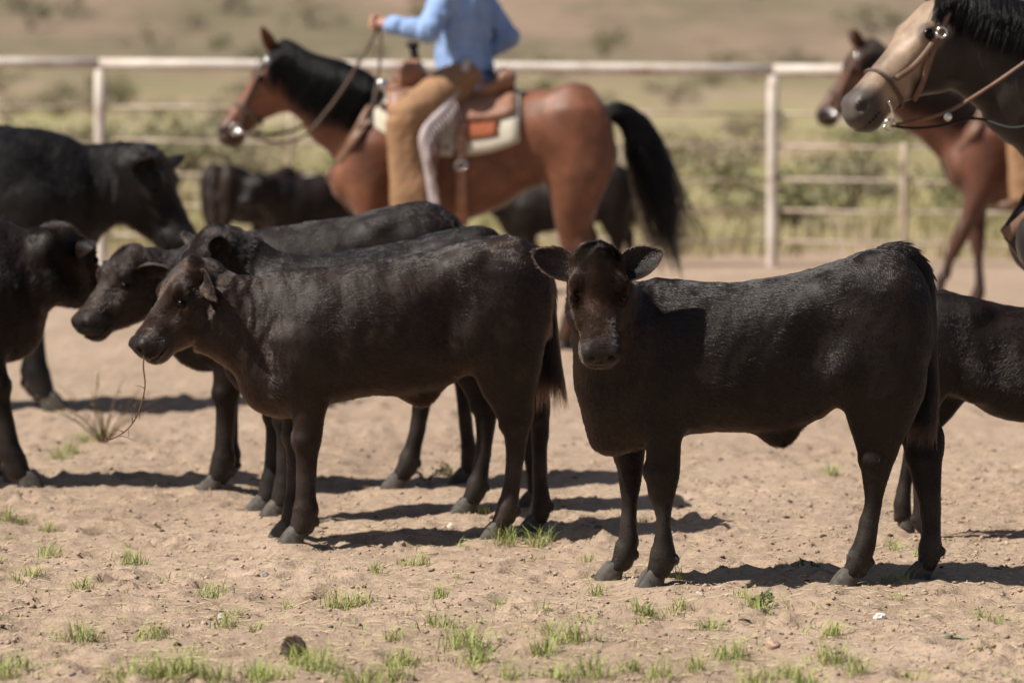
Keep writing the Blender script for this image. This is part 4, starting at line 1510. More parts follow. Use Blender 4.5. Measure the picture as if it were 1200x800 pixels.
        fo = mesh_py('fringe', vv, ff, cp, M_FRINGE); fo['kind'] = 'stuff'
        b = Body()
        t = toeL * m
        b.add(Cap(a + np.array([-.02, 0, .12]), a + np.array([-.005, 0, -.01]), .056, .050), .02)
        b.add(Loft(a + np.array([-.05, 0, -.035]), (1, 0, -.05), (0, 0, 1), [(0, 0, 0, .045, .035, .036), (.08, 0, 0, .05, .035, .040), (.16, 0, 0, .035, .03, .044), (.23, -.005, 0, .02, .02, .026)], 2.4, (.5, .6)), .02)
        b.add(Ell(a + np.array([-.045, 0, -.068]), (.034, .030, .022)), .01)
        v, q = b.mesh(.010)
        mesh_arr('boot', v, q, rt, M_BOOT)
    # hat
    V, Fc = [], []
    prof = [(.075, .20), (.088, .19), (.094, .13), (.098, .075), (.105, .065), (.15, .062), (.19, .072), (.192, .066), (.15, .054), (.100, .052)]
    n = 36
    for rr, z in prof:
        for k in range(n):
            t = 2 * PI * k / n
            up = .045 * abs(math.sin(t)) ** 3 * max(0, (rr - .11) / .08)
            V.append(hd + F * rr * 1.12 * math.cos(t) + Lf * rr * .92 * math.sin(t) + Z * (z + up + .02 - (.035 * math.exp(-(math.sin(t) / .4) ** 2) if z > .18 else 0)))
    for i in range(len(prof) - 1):
        for k in range(n):
            k2 = (k + 1) % n
            Fc.append((i*n + k, (i+1)*n + k, (i+1)*n + k2, i*n + k2))
    V.append(hd + Z * .185); Fc += [(len(V) - 1, k, (k + 1) % n) for k in range(n)]
    mesh_py('hat', V, Fc, rt, M_FELT)
    return rt


M_BLUE = mat_cloth('blue_chambray', (.25, .36, .60))
rider(fH1, h1[1], 'rider in a pale blue shirt and tan fringed chaps holding split reins', M_BLUE, hand1)

# ---- sorrel horse farther off, walking
fH3 = Frame((1258 - 600) / FPX * 25.0, 25.0, 182)
SOR = ((.120, .046, .027), (.035, .022, .018), (.095, .038, .023), (.040, .020, .014))
axH3 = head_axes(54, 4)
pH3 = fH3.loc(1008, 56)
h3 = horse(fH3, 'sorrel horse walking along the fence behind the dun horse', pH3, axH3, .95, SOR,
           [(fH3.loc(1140, 162), fH3.loc(1082, 118), .26, .15, .20, .105), (fH3.loc(1086, 121), fH3.loc(1026, 88), .20, .105, .135, .078)],
           legs=(.34, -.05, .1, -.2), tail=[np.array(q) for q in ((-.77, 0, 1.33), (-.86, 0, 1.25), (-.90, 0, 1.0), (-.90, 0, .75), (-.89, 0, .5))], mane_col=(.02, .011, .008), seed=8)
saddle_up(fH3, h3[1], 'the sorrel horse')
bridle(fH3, h3[3], h3[2], axH3, .95, 'the sorrel horse')
M_SHIRT2 = mat_cloth('white_cotton', (.62, .60, .56))
rider(fH3, h3[1], 'rider on the sorrel horse in a white shirt', M_SHIRT2, fH1.loc(450, 40, .16), -5, M_CHAPS)

# ---- dun horse close on the viewer's right, head and neck in the picture
fH2 = Frame((1452 - 600) / FPX * 14.2, 14.2, 181)
DUN = ((.019, .0122, .0095), (.085, .068, .057), (.31, .215, .145), (.02, .015, .012))  # side's shade and face front's sunlight put into the coat colours
axH2 = head_axes(42, 30)
pH2 = fH2.loc(1098, -5, .06)
h2 = horse(fH2, 'dark dun horse with a pale tan face and silver-ringed bridle, only head and neck showing', pH2, axH2, 1.03, DUN,
           [(fH2.loc(1275, 140), fH2.loc(1205, 85), .28, .15, .235, .115), (fH2.loc(1210, 88), fH2.loc(1126, 48, .04), .235, .115, .165, .088)],
           vox=.011, mane_side=1, mane_len=.15, forelock=False, tail=[np.array(q) for q in ((-.77, 0, 1.33), (-.86, 0, 1.25), (-.90, 0, 1.0), (-.90, 0, .75), (-.89, 0, .5))], seed=9)
saddle_up(fH2, h2[1], 'the dark dun horse')
br2 = root('bridle', fH2, 'tan leather bridle with silver ring on the dark dun horse', 'bridle', 'bridles')
yo = .115
HL2, at2 = h2[3], h2[2]


def on_face(px, py, off=.012):
    """The point of the dun horse's near cheek seen at this pixel."""
    best, bp = 1e9, None
    d = nrm(ray(px, py))
    for u in np.linspace(-.02, .68, 63):
        for ph in np.linspace(-2.7, 0.2, 59):
            p = HL2.point(u, ph, off)
            w = fH2.o + fH2.f * p[0] + fH2.l * p[1] + np.array([0, 0, p[2]]) - CAMP
            e = np.linalg.norm(w - (w @ d) * d)
            if e < best:
                best, bp = e, p
    return bp


def face_line(pts, n=14):
    return spline([on_face(*p) for p in pts], n)


for nm, pts in (('cheek_strap', [(1102, 41), (1091, 70), (1080, 100), (1072, 123)]), ('nose_strap', [(1099, 43), (1084, 62), (1068, 78), (1052, 92)]), ('crown_strap', [(1104, 34), (1112, 16), (1120, 2)])):
    tube(nm, face_line(pts), 1.0, br2, M_STRAP, 8, (.011, .004, (0, 1, 0)))
rc = on_face(1103, 38, .018)
tube('ring', [rc + np.array([.018 * math.cos(t), 0, .018 * math.sin(t)]) for t in np.linspace(0, 2 * PI, 16)], .005, br2, M_SILVER)
tube('nose_band', [HL2.point(.40, ph, .008) for ph in np.linspace(0, 2 * PI, 28)], .007, br2, M_ROPE)
b0 = fH2.loc(1043, 147, .075)
tube('bit_ring', [b0 + np.array([.020 * math.cos(t), 0, .022 * math.sin(t)]) for t in np.linspace(0, 2 * PI, 16)], .005, br2, M_SILVER)
tube('shank', [on_face(1042, 118), on_face(1046, 134), b0], .006, br2, M_SILVER)
tube('rein', spline([b0, fH2.loc(1075, 141, .09), fH2.loc(1110, 131, .12), fH2.loc(1150, 108, .18), fH2.loc(1200, 74, .22), fH2.loc(1260, 30, .22)], 30), .0068, br2, M_STRAP)
tube('curb_rein', spline([b0, fH2.loc(1062, 150, .08), fH2.loc(1100, 148, .10), fH2.loc(1140, 139, .12), fH2.loc(1190, 150, .20), fH2.loc(1230, 140, .24)], 30), .0055, br2, M_BLACK)
sphere('concho', fH2.loc(1111, 137, .125), .016, br2, M_SILVER, (1, .3, 1))
rider(fH2, h2[1], 'rider on the dark dun horse in a brown shirt', mat_cloth('brown_cotton', (.16, .09, .05)), fH1.loc(450, 40, .16), -5)


# ------------------------------------------------------------------ ground and hill
def perlin(x, y, seed=0):
    r = np.random.default_rng(seed)
    p = r.permutation(256); p = np.concatenate([p, p])
    g = r.uniform(0, 2 * PI, 256)
    xi, yi = np.floor(x).astype(int), np.floor(y).astype(int)
    xf, yf = x - xi, y - yi
    u, v = xf**3 * (xf * (xf * 6 - 15) + 10), yf**3 * (yf * (yf * 6 - 15) + 10)

    def gr(i, j):
        a = g[p[(p[(xi + i) & 255] + yi + j) & 255]]
        return np.cos(a) * (xf - i) + np.sin(a) * (yf - j)
    return ((gr(0, 0) * (1 - u) + gr(1, 0) * u) * (1 - v) + (gr(0, 1) * (1 - u) + gr(1, 1) * u) * v) * 1.5


def axis(fine0, fine1, step, lo, hi, grow=1.07):
    a = list(np.arange(fine0, fine1, step))
    st, q = step, fine1
    up = []
    while q < hi:
        up.append(q); st *= grow; q += st
    up.append(hi)
    st, q = step, fine0
    dn = []
    while q > lo:
        st *= grow; q -= st; dn.append(max(q, lo))
    return np.array(dn[::-1] + a + up)


def hill(x, y):
    t = np.clip((y - 120) / 330, 0, 1.6)
    h = 46 * t * t * (1.6 - .45 * t) * (1 + .18 * np.sin(x * .011 + 1)) * (1 + .10 * perlin(x * .013, y * .013, 5))
    return h + np.clip((y - 38) / 60, 0, 1) * (.25 * perlin(x * .12, y * .12, 6))


bpy.context.view_layer.update()
feet = []
for o in bpy.data.objects:
    if o.name.split('.')[0] == 'hoof':
        v = np.array([p.co[:] for p in o.data.vertices])
        c = o.matrix_world @ Vector(v.mean(0))
        feet.append((c.x, c.y))
feet = np.array(feet)


POCKS = [(rng.uniform(-3, 3), rng.uniform(9, 19), rng.uniform(.035, .07), rng.uniform(.008, .030), rng.uniform(0, PI)) for _ in range(950)]


def relief(x, y):
    """Trampled arena dirt, metres (vectorised)."""
    near = np.clip((34 - y) / 8, 0, 1)
    h = (.017 * perlin(x / .55, y / .8, 11) + .012 * perlin(x / .21, y / .26, 12) + .010 * np.abs(perlin(x / .085, y / .10, 13)) + .0065 * perlin(x / .042, y / .045, 14) + .02 * perlin(x / 1.9, y / 2.4, 15))
    h *= near
    for px, py, r_, dp, an in POCKS:
        m = np.where((np.abs(x - px) < .2) & (np.abs(y - py) < .2))
        if len(m[0]):
            a = (x[m] - px) * math.cos(an) + (y[m] - py) * math.sin(an); b_ = -(x[m] - px) * math.sin(an) + (y[m] - py) * math.cos(an)
            q = np.sqrt((a / (r_ * 1.25)) ** 2 + (b_ / r_) ** 2)
            h[m] += -dp * np.exp(-q ** 4) + dp * .55 * np.exp(-((q - 1.35) / .32) ** 2)
    return h - .014 * near


gx = axis(-2.6, 2.6, .019, -420, 420, 1.085)
gy = np.concatenate([axis(9.3, 14.6, .019, -60, 14.6, 1.09)[:-1], axis(14.6, 14.62, .021, 14.6, 640, 1.022)[1:]])
gy = np.unique(np.round(gy, 5))
GX, GY = np.meshgrid(gx, gy, indexing='ij')
GZ = relief(GX, GY) + hill(GX, GY)
for fx, fy in feet:
    m = np.where((np.abs(GX - fx) < .2) & (np.abs(GY - fy) < .2))
    q = np.hypot(GX[m] - fx, GY[m] - fy)
    w = np.exp(-(q / .085) ** 4)
    GZ[m] = GZ[m] * (1 - w) + w * .004
    GZ[m] += .008 * np.exp(-((q - .10) / .03) ** 2)


def ground_z(x, y):
    i = np.clip(np.searchsorted(gx, x) - 1, 0, len(gx) - 2); j = np.clip(np.searchsorted(gy, y) - 1, 0, len(gy) - 2)
    u = (x - gx[i]) / (gx[i + 1] - gx[i]); v = (y - gy[j]) / (gy[j + 1] - gy[j])
    return (GZ[i, j] * (1 - u) + GZ[i + 1, j] * u) * (1 - v) + (GZ[i, j + 1] * (1 - u) + GZ[i + 1, j + 1] * u) * v


def mat_ground():
    t = NT('arena_dirt_and_range')
    c = t.coord()
    sep = t.n('ShaderNodeSeparateXYZ'); t.l(c, sep.inputs[0])
    big = t.noise(c, .55, 5, .6); mid = t.noise(c, 4.0, 6, .65); fin = t.noise(c, 42, 5, .7); vf = t.noise(c, 190, 3, .6)
    dirt = t.ramp(t.math('ADD', t.math('MULTIPLY', big, .55), t.math('MULTIPLY', mid, .45)), [(.33, (.275, .198, .142)), (.50, (.352, .259, .188)), (.68, (.418, .315, .236))])
    dirt = t.mix(1.0, dirt, t.ramp(fin, [(.30, (.60, .56, .53)), (.47, (1, 1, 1)), (.75, (1.16, 1.15, 1.14))]), 'MULTIPLY')
    dirt = t.mix(1.0, dirt, t.ramp(vf, [(.25, (.72, .70, .68)), (.5, (1, 1, 1)), (.8, (1.15, 1.15, 1.15))]), 'MULTIPLY')
    # field behind the fence
    sx = t.n('ShaderNodeMapping'); sx.inputs['Scale'].default_value = (.10, .035, 1)
    t.l(c, sx.inputs[0])
    fn = t.noise(sx.outputs[0], 2.6, 5, .6)
    field = t.ramp(fn, [(.36, (.35, .260, .190)), (.46, (.315, .260, .150)), (.58, (.270, .250, .112)), (.74, (.225, .220, .095))])
    field = t.mix(1.0, field, t.ramp(t.noise(c, 3.0, 5, .7), [(.3, (.72,) * 3), (.7, (1.2,) * 3)]), 'MULTIPLY')
    hx = t.n('ShaderNodeMapping'); hx.inputs['Scale'].default_value = (.035, .016, .05)
    t.l(c, hx.inputs[0])
    hn = t.noise(hx.outputs[0], 2.2, 6, .62)
    hl = t.ramp(hn, [(.36, (.250, .178, .130)), (.47, (.210, .152, .110)), (.55, (.172, .136, .092)), (.68, (.138, .120, .074))])
    hl = t.mix(1.0, hl, t.ramp(t.noise(c, .35, 6, .75), [(.35, (.70, .72, .70)), (.5, (1, 1, 1)), (.66, (1.18, 1.16, 1.14))]), 'MULTIPLY')
    wig = t.math('MULTIPLY', t.math('SUBTRACT', big, .5), 7.0)
    yy = t.math('ADD', sep.outputs[1], wig)
    m1 = t.math('DIVIDE', t.math('SUBTRACT', yy, 33.5), 7.0, True)
    m2 = t.math('DIVIDE', t.math('SUBTRACT', sep.outputs[1], 120.0), 60.0, True)
    col = t.mix(m1, dirt, field)
    col = t.mix(m2, col, hl)
    h = t.math('ADD', t.math('MULTIPLY', fin, 1.0), t.math('MULTIPLY', vf, .35))
    return t.pbr(col, .95, .12, t.bump(h, .9, .012))


M_GROUND = mat_ground()
nx_, ny_ = len(gx), len(gy)
I = np.arange(nx_ * ny_).reshape(nx_, ny_)
Qg = np.stack([I[:-1, :-1].ravel(), I[1:, :-1].ravel(), I[1:, 1:].ravel(), I[:-1, 1:].ravel()], 1)
gr = mesh_arr('ground', np.stack([GX.ravel(), GY.ravel(), GZ.ravel()], 1), Qg, None, M_GROUND)
tag(gr, 'trampled tan arena dirt running out to the brushy range and hill', None, None, 'structure')

# ------------------------------------------------------------------ pipe fence
M_PIPE = None
t = NT('weathered_white_pipe')
c = t.coord()
n1 = t.noise(c, 3, 6, .7); n2 = t.noise(t.coord('Object', (1, 1, 1)), 30, 4)
cc = t.ramp(n1, [(.34, (.28, .18, .13)), (.41, (.50, .42, .36)), (.56, (.62, .56, .50)), (.8, (.70, .64, .58))])
M_PIPE = t.pbr(cc, .6, .3, t.bump(n2, .2, .004))
t = NT('rusty_rod')
c = t.coord()
M_ROD = t.pbr(t.ramp(t.noise(c, 5, 6, .7), [(.3, (.24, .15, .105)), (.5, (.44, .35, .28)), (.75, (.60, .53, .45))]), .7, .25)
FY = 31.25
fence = root('pipe_fence', None, 'weathered white pipe fence with thin rods closing the arena', 'fence', loc=(0, FY, 0))
ftop = lambda x: 1.594 + .0095 * (2.118 - x)
posts = [2.118 + 5.465 * k for k in range(-6, 7)]


def rod(name, a, b_, r_, mat, n=10, parent=fence, wig=0.0):
    a, b_ = np.array(a, float), np.array(b_, float)
    P = np.array([a + (b_ - a) * q for q in np.linspace(0, 1, 7)])
    P[1:-1, 2] += rng.normal(0, wig, 5) - wig * 1.5
    return tube(name, P, r_, parent, mat, n)


for i, x in enumerate(posts):
    rod('post', (x, 0, -.3), (x, 0, ftop(x) - .042), .046, M_PIPE, 14)
    if i < len(posts) - 1:
        x2 = posts[i + 1]
        o = rod('top_rail', (x + .003, 0, ftop(x)), (x2 - .003, 0, ftop(x2)), .0445 if i != 6 else .049, M_PIPE, 14)
        for z in (1.244, .98, .709, .459, .209):
            dz = .0095 * (2.118 - x); dz2 = .0095 * (2.118 - x2)
            rod('rod', (x + .04, 0, z + dz), (x2 - .04, 0, z + dz2), .0130 if i < 6 else .0135, M_ROD, 8, wig=.006)
        for off in ((1.545, 4.24) if i != 6 else (1.07, 3.2)):
            rod('stay', (x + off, -.017, -.05), (x + off, -.017, 1.26 if i < 6 else 1.0), .014 if i != 6 else .026, M_ROD, 8)

# ------------------------------------------------------------------ brush on the range
M_SAGE = [mat_simple('sage_leaf_%s' % n, c_, .8, .2, .3, 3, bump=0) for n, c_ in (('a', (.205, .185, .115)), ('b', (.215, .210, .105)), ('c', (.28, .235, .155)))]
M_STEM = mat_simple('woody_stem', (.11, .08, .06), .9, .1, .3, 20)


def shrub_mesh(seed, leaves=520):
    r = np.random.default_rng(seed)
    V, F = [], []
    nb = 7
    cs = [(r.normal(0, .30), r.normal(0, .30), r.uniform(.25, .70), r.uniform(.16, .30)) for _ in range(nb)]
    for _ in range(leaves):
        cx, cy, cz, cr = cs[r.integers(nb)]
        d = nrm(r.normal(size=3)); rad = cr * r.uniform(.3, 1) ** .5
        p = np.array([cx, cy, cz]) + d * rad * np.array([1, 1, .8])
        p[2] = max(p[2], .03)
        a = nrm(r.normal(size=3)); b_ = nrm(np.cross(a, r.normal(size=3)))
        L, W_ = r.uniform(.05, .10), r.uniform(.018, .04)
        k = len(V)
        V += [p, p + a * L * .5 + b_ * W_, p + a * L, p + a * L * .5 - b_ * W_]
        F.append((k, k + 1, k + 2, k + 3))
    me = bpy.data.meshes.new('foliage'); me.from_pydata([tuple(v) for v in V], [], F)
    parts = []
    for cx, cy, cz, cr in cs:
        parts.append(tube_geo(spline([(0, 0, -.05), (cx * .35, cy * .35, cz * .55), (cx, cy, cz)], 6), np.linspace(.022, .006, 6), 5))
    sv, sf = join_geo(parts)
    st = bpy.data.meshes.new('stem'); st.from_pydata([tuple(map(float, v)) for v in sv], [], sf); st.materials.append(M_STEM)
    return me, st


SHR = [shrub_mesh(100 + k) for k in range(6)]
for k, (me, st) in enumerate(SHR):
    me.materials.append(M_SAGE[k % 3])
SH_LAB = ('grey-green sagebrush growing on the range beyond the pipe fence', 'dark green brush clump growing on the range beyond the pipe fence', 'dry tan brush clump growing on the range beyond the pipe fence')
spots = [(60, 108, 62), (100, 96, 75), (165, 100, 66), (230, 112, 60), (700, 168, 48), (845, 150, 56), (930, 262, 39), (1140, 250, 40), (600, 150, 60), (1000, 215, 44)]
pts = []
for px, py, d in spots:
    pts.append((at_depth(px, py, d)[0], d, rng.uniform(.7, 1.2)))
for _ in range(150):
    d = 48 + 300 * rng.random() ** 1.15
    pts.append((rng.uniform(-.20, .20) * d, d, rng.uniform(.55, 1.25) * (1 + d / 260)))
for _ in range(90):
    d = rng.uniform(125, 330)
    pts.append((rng.uniform(-.17, .17) * d, d, rng.uniform(.8, 1.7)))
for x, y, sz in pts:
    k = int(rng.integers(6))
    rt_ = root('shrub', None, SH_LAB[k % 3], 'shrub', ('sagebrush of the range', 'dark green brush of the range', 'dry tan brush of the range')[k % 3], loc=(x, y, float(ground_z(x, y)) - .03))
    rt_.rotation_euler = (0, 0, rng.uniform(0, 6.28)); rt_.scale = (sz * rng.uniform(.9, 1.4), sz * rng.uniform(.9, 1.4), sz * rng.uniform(.6, .95))
    for nm, me in (('foliage', SHR[k][0]), ('stem', SHR[k][1])):
        o = bpy.data.objects.new(nm, me); COL.objects.link(o); o.parent = rt_


def blades(n, pos, h, w, lean, r):
    """n grass blades: two-segment tapering, bent. pos (n,3), h (n,)"""
    a = r.uniform(0, 2 * PI, n)
    d = np.stack([np.cos(a), np.sin(a), np.zeros(n)], 1)
    sd = np.stack([-np.sin(a), np.cos(a), np.zeros(n)], 1) * (w * r.uniform(.6, 1.3, n))[:, None]
    ln = (lean * r.uniform(.2, 1.4, n) * h)[:, None]
    up = np.array([0, 0, 1.0])
    m = pos + up * (h * .58)[:, None] + d * ln * .35
    tp = pos + up * (h * r.uniform(.8, 1.0, n))[:, None] + d * ln
    V = np.stack([pos - sd, pos + sd, m + sd * .75, m - sd * .75, tp], 1).reshape(-1, 3)
    b_ = np.arange(n)[:, None] * 5
    F = np.concatenate([b_ + [0, 1, 2], b_ + [0, 2, 3], b_ + [3, 2, 4]])
    return V, F


def mat_grass(name, a, b_):
    t = NT(name)
    c = t.coord()
    col = t.ramp(t.noise(c, 9, 4, .7), [(.3, a), (.58, b_), (.72, tuple(.5 * p + .5 * q for p, q in zip(b_, (.46, .38, .20))))])
    return t.pbr(col, .6, .25)


M_GRASS = mat_grass('young_grass', (.17, .235, .055), (.31, .33, .10))
M_DRYGRASS = mat_grass('pale_field_grass', (.235, .22, .095), (.36, .30, .155))
# field grass beyond the fence
n = 60000
yy = 32.5 + 75 * rng.random(n) ** 1.6
xx = rng.uniform(-.19, .19, n) * yy
keep = perlin(xx * .5, yy * .3, 31) + .7 * perlin(xx * 1.7, yy * .9, 32) + rng.normal(0, .35, n) > .1
xx, yy = xx[keep], yy[keep]
V, F = blades(len(xx), np.stack([xx, yy, ground_z(xx, yy) - .01], 1), rng.uniform(.10, .32, len(xx)), .010, .5, rng)
go = mesh_arr('field_grass', V, F, None, M_DRYGRASS, False)
tag(go, 'pale yellow-green grass covering the field beyond the fence', 'grass', None, 'stuff')

# young tufts in the foreground
TUFTS = [(8, 605, 1), (57, 612, .8), (58, 642, 1), (155, 650, 1.1), (245, 692, 1.2), (95, 745, 1.4), (95, 684, .8), (180, 740, 1.1), (40, 672, .7), (400, 702, 1.5), (420, 700, .9), (515, 692, 1), (545, 757, 1.6), (515, 735, 1.2),
         (470, 772, 1.2), (265, 727, .9), (190, 790, 1.8), (215, 795, 1.6), (375, 785, 1.6), (20, 782, .9), (590, 634, 1.2), (632, 635, 1.2), (565, 601, .8), (755, 718, 1), (795, 716, .8), (835, 738, .8), (855, 767, 1.3), (972, 772, 1.2),
         (975, 748, .8), (922, 790, 1.5), (1000, 786, 1.0), (670, 755, 1.5), (637, 767, 1.1), (692, 788, 1.4), (655, 793, 1.2), (772, 790, 1), (942, 797, 1.3), (882, 797, 1.2), (742, 785, .8), (490, 655, .7), (460, 792, 1.3), (350, 778, 1.0), (300, 790, .9),
         (2, 790, 1.2), (440, 665, .6), (885, 715, .9), (700, 690, .6), (560, 775, 1.3), (100, 520, 1.1), (80, 530, 1.2), (70, 536, .9), (120, 512, .9), (150, 795, 1.5), (250, 797, 1.4), (420, 797, 1.4), (600, 790, .9), (820, 785, .8), (1070, 790, .7), (1045, 640, .5), (975, 552, .9), (310, 795, 1.2)]
PP, HH = [], []
for px, py, k in TUFTS:
    g = ground_at(px, py)
    m = int(80 * k)
    q = rng.normal(0, .019 * k, (m, 2)) * np.array([1.15, 1.2]) + (rng.random((m, 1)) < .25) * rng.normal(0, .03, (m, 2))
    PP.append(np.stack([g[0] + q[:, 0], g[1] + q[:, 1]], 1)); HH.append(rng.uniform(.03, .085, m) * (.55 + .45 * k) * np.exp(-(np.hypot(q[:, 0], q[:, 1]) / (.06 * k)) ** 2 * .6))
for _ in range(34):
    px, py, k = rng.uniform(0, 1200), rng.uniform(598, 770), rng.uniform(.45, .95)
    g = ground_at(px, py); m = int(55 * k)
    q = rng.normal(0, .017 * k, (m, 2)) * np.array([1.15, 1.2])
    PP.append(np.stack([g[0] + q[:, 0], g[1] + q[:, 1]], 1)); HH.append(rng.uniform(.02, .06, m) * (.55 + .45 * k))
for _ in range(420):                                       # stray sprouts
    px, py = rng.uniform(-20, 1220), 600 + 205 * rng.random() ** .6
    g = ground_at(px, py); m = rng.integers(2, 9)
    q = rng.normal(0, .014, (m, 2))
    PP.append(np.stack([g[0] + q[:, 0], g[1] + q[:, 1]], 1)); HH.append(rng.uniform(.012, .035, m))
PP = np.concatenate(PP); HH = np.concatenate(HH)
V, F = blades(len(PP), np.stack([PP[:, 0], PP[:, 1], ground_z(PP[:, 0], PP[:, 1]) - .004], 1), HH, .0013, 1.1, rng)
go = mesh_arr('grass', V, F, None, M_GRASS, False)
tag(go, 'short young grass sprouting in tufts from the arena dirt', 'grass', None, 'stuff')

# ------------------------------------------------------------------ clods, pebbles, straw
OCT = np.array([(1, 0, 0), (0, 1, 0), (-1, 0, 0), (0, -1, 0), (0, 0, 1), (0, 0, -1), (.7, .7, .4), (-.7, .6, .3)], float)
OF = [(0, 6, 4), (6, 1, 4), (1, 7, 4), (7, 2, 4), (2, 3, 4), (3, 0, 4), (6, 0, 5), (1, 6, 5), (7, 1, 5), (2, 7, 5), (3, 2, 5), (0, 3, 5)]


def scatter(name, n, size, mat, label, flat=.6, seed=1, ymax=16.5, bias=1.2):
    r = np.random.default_rng(seed)
    y = 9.2 + (ymax - 9.2) * r.random(n) ** bias
    x = r.uniform(-.145, .145, n) * y
    cl = perlin(x * 2.2, y * 2.2, seed) > r.uniform(-.6, .5, n)
    x, y = x[cl], y[cl]; n = len(x)
    sz = size[0] * (size[1] / size[0]) ** (r.random(n) ** 2.2)
    B = OCT[None] * r.uniform(.65, 1.2, (n, 8, 1)) * sz[:, None, None] * np.stack([r.uniform(.8, 1.5, n), r.uniform(.8, 1.3, n), r.uniform(.5, 1.0, n) * flat * 1.5], 1)[:, None, :]
    a = r.uniform(0, 6.28, n)
    X_, Y_ = B[..., 0] * np.cos(a)[:, None] - B[..., 1] * np.sin(a)[:, None], B[..., 0] * np.sin(a)[:, None] + B[..., 1] * np.cos(a)[:, None]
    z = ground_z(x, y) + sz * .18
    V = np.stack([X_ + x[:, None], Y_ + y[:, None], B[..., 2] + z[:, None]], -1).reshape(-1, 3)
    F = (np.arange(n)[:, None, None] * 8 + np.array(OF)[None]).reshape(-1, 3)
    o = mesh_arr(name, V, F, None, mat, False)
    return tag(o, label, 'soil' if name != 'pebbles' else 'gravel', None, 'stuff')


M_CLOD = mat_simple('dirt_clod', (.365, .265, .195), .95, .1, .35, 25)
scatter('dirt_clods', 22000, (.0018, .0115), M_CLOD, 'crumbs and clods of dry dirt lying over the arena floor', .7, 3)
M_PEB = mat_simple('grey_pebble', (.23, .19, .165), .8, .2, .5, 20)
scatter('pebbles', 1500, (.003, .011), M_PEB, 'small grey and brown pebbles strewn over the arena dirt', .6, 8)
M_DUNG = mat_simple('dry_dung', (.075, .050, .036), .95, .1, .4, 25)
scatter('dung_crumbs', 1500, (.003, .013), M_DUNG, 'dark crumbs of dried dung trodden into the dirt', .5, 12)
M_STRAW = mat_simple('straw', (.46, .36, .23), .8, .2, .3, 30)
r = np.random.default_rng(77)
n = 6500
y = 9.2 + 7 * r.random(n); x = r.uniform(-.145, .145, n) * y
a = r.uniform(0, PI, n); L = r.uniform(.006, .034, n)
d = np.stack([np.cos(a) * L, np.sin(a) * L, r.normal(0, .12, n) * L], 1)
sd = np.stack([-np.sin(a), np.cos(a), np.zeros(n)], 1) * .0011
c0 = np.stack([x, y, ground_z(x, y) + .004], 1)
V = np.stack([c0 - d + sd, c0 - d - sd, c0 + d - sd, c0 + d + sd, c0 + np.array([0, 0, .0018])], 1).reshape(-1, 3)
b_ = np.arange(n)[:, None] * 5
F = np.concatenate([b_ + [0, 1, 4], b_ + [1, 2, 4], b_ + [2, 3, 4], b_ + [3, 0, 4]])
so = mesh_arr('straw_litter', V, F, None, M_STRAW, False)
tag(so, 'bits of dry straw lying on the arena dirt', 'straw', None, 'stuff')


def stone(px, py, size, col, name, label, cat='stone', seed=1, flat=.7, sharp=False, group=None):
    g = ground_at(px, py)
    r = np.random.default_rng(seed)
    # icosphere, jittered
    import bmesh
    bm = bmesh.new()
    bmesh.ops.create_icosphere(bm, subdivisions=2 if sharp else 3, radius=1)
    ph = r.uniform(0, 6, 6)
    for v in bm.verts:
        p = np.array(v.co)
        k = 1 + .22 * math.sin(p[0] * 2.3 + ph[0]) * math.cos(p[1] * 2.7 + ph[1]) + .14 * math.sin(p[2] * 4 + ph[2] + p[0] * 3) + r.normal(0, .05 if sharp else .02)
        v.co = Vector(p * k * size * np.array([1.15, .9, flat]))
    me = bpy.data.meshes.new(name)
    bm.to_mesh(me); bm.free()
    if not sharp:
        me.polygons.foreach_set('use_smooth', np.ones(len(me.polygons), bool))
    o = link(name, me, None, mat_simple(name + '_surface', col, .85, .2, .35, 40, bump=.6))
    o.location = (g[0], g[1], float(ground_z(g[0], g[1])) + size * flat * .45)
    o.rotation_euler = (r.uniform(-.2, .2), r.uniform(-.2, .2), r.uniform(0, 6))
    return tag(o, label, cat, group)


stone(529, 612, .014, (.50, .44, .37), 'stone', 'small white stone lying in the strip of shade behind the calves', seed=2)
stone(1031, 727, .017, (.62, .58, .53), 'stone', 'jagged white stone chip alone on bare dirt', seed=3, sharp=True)
stone(905, 758, .020, (.40, .28, .21), 'stone', 'upright pinkish rock chip beside a grass tuft', seed=4, flat=1.1, sharp=True)
stone(92, 774, .038, (.38, .30, .24), 'stone', 'half-buried flat pale stone near the foreground grass', seed=5, flat=.35)
stone(300, 697, .014, (.20, .18, .17), 'stone', 'dark grey pebble beside thin sprouts', seed=6)
stone(160, 600, .016, (.24, .21, .19), 'stone', 'round grey stone on dirt in front of the shade patch', seed=7)
stone(132, 617, .014, (.33, .27, .22), 'stone', 'small tan stone beside the round grey stone', seed=8)
stone(260, 715, .014, (.40, .36, .31), 'stone', 'pale pebble between two grass tufts', seed=9)
stone(312, 668, .013, (.20, .18, .165), 'stone', 'dark pebble in bare dirt below the profile calf', seed=10)
stone(820, 700, .012, (.45, .40, .34), 'stone', "pale pebble in front of the staring calf's forefeet", seed=13)
stone(700, 622, .016, (.13, .09, .07), 'dung_clod', 'dark dung clod in the shade line between the two front calves', 'dung', seed=11)


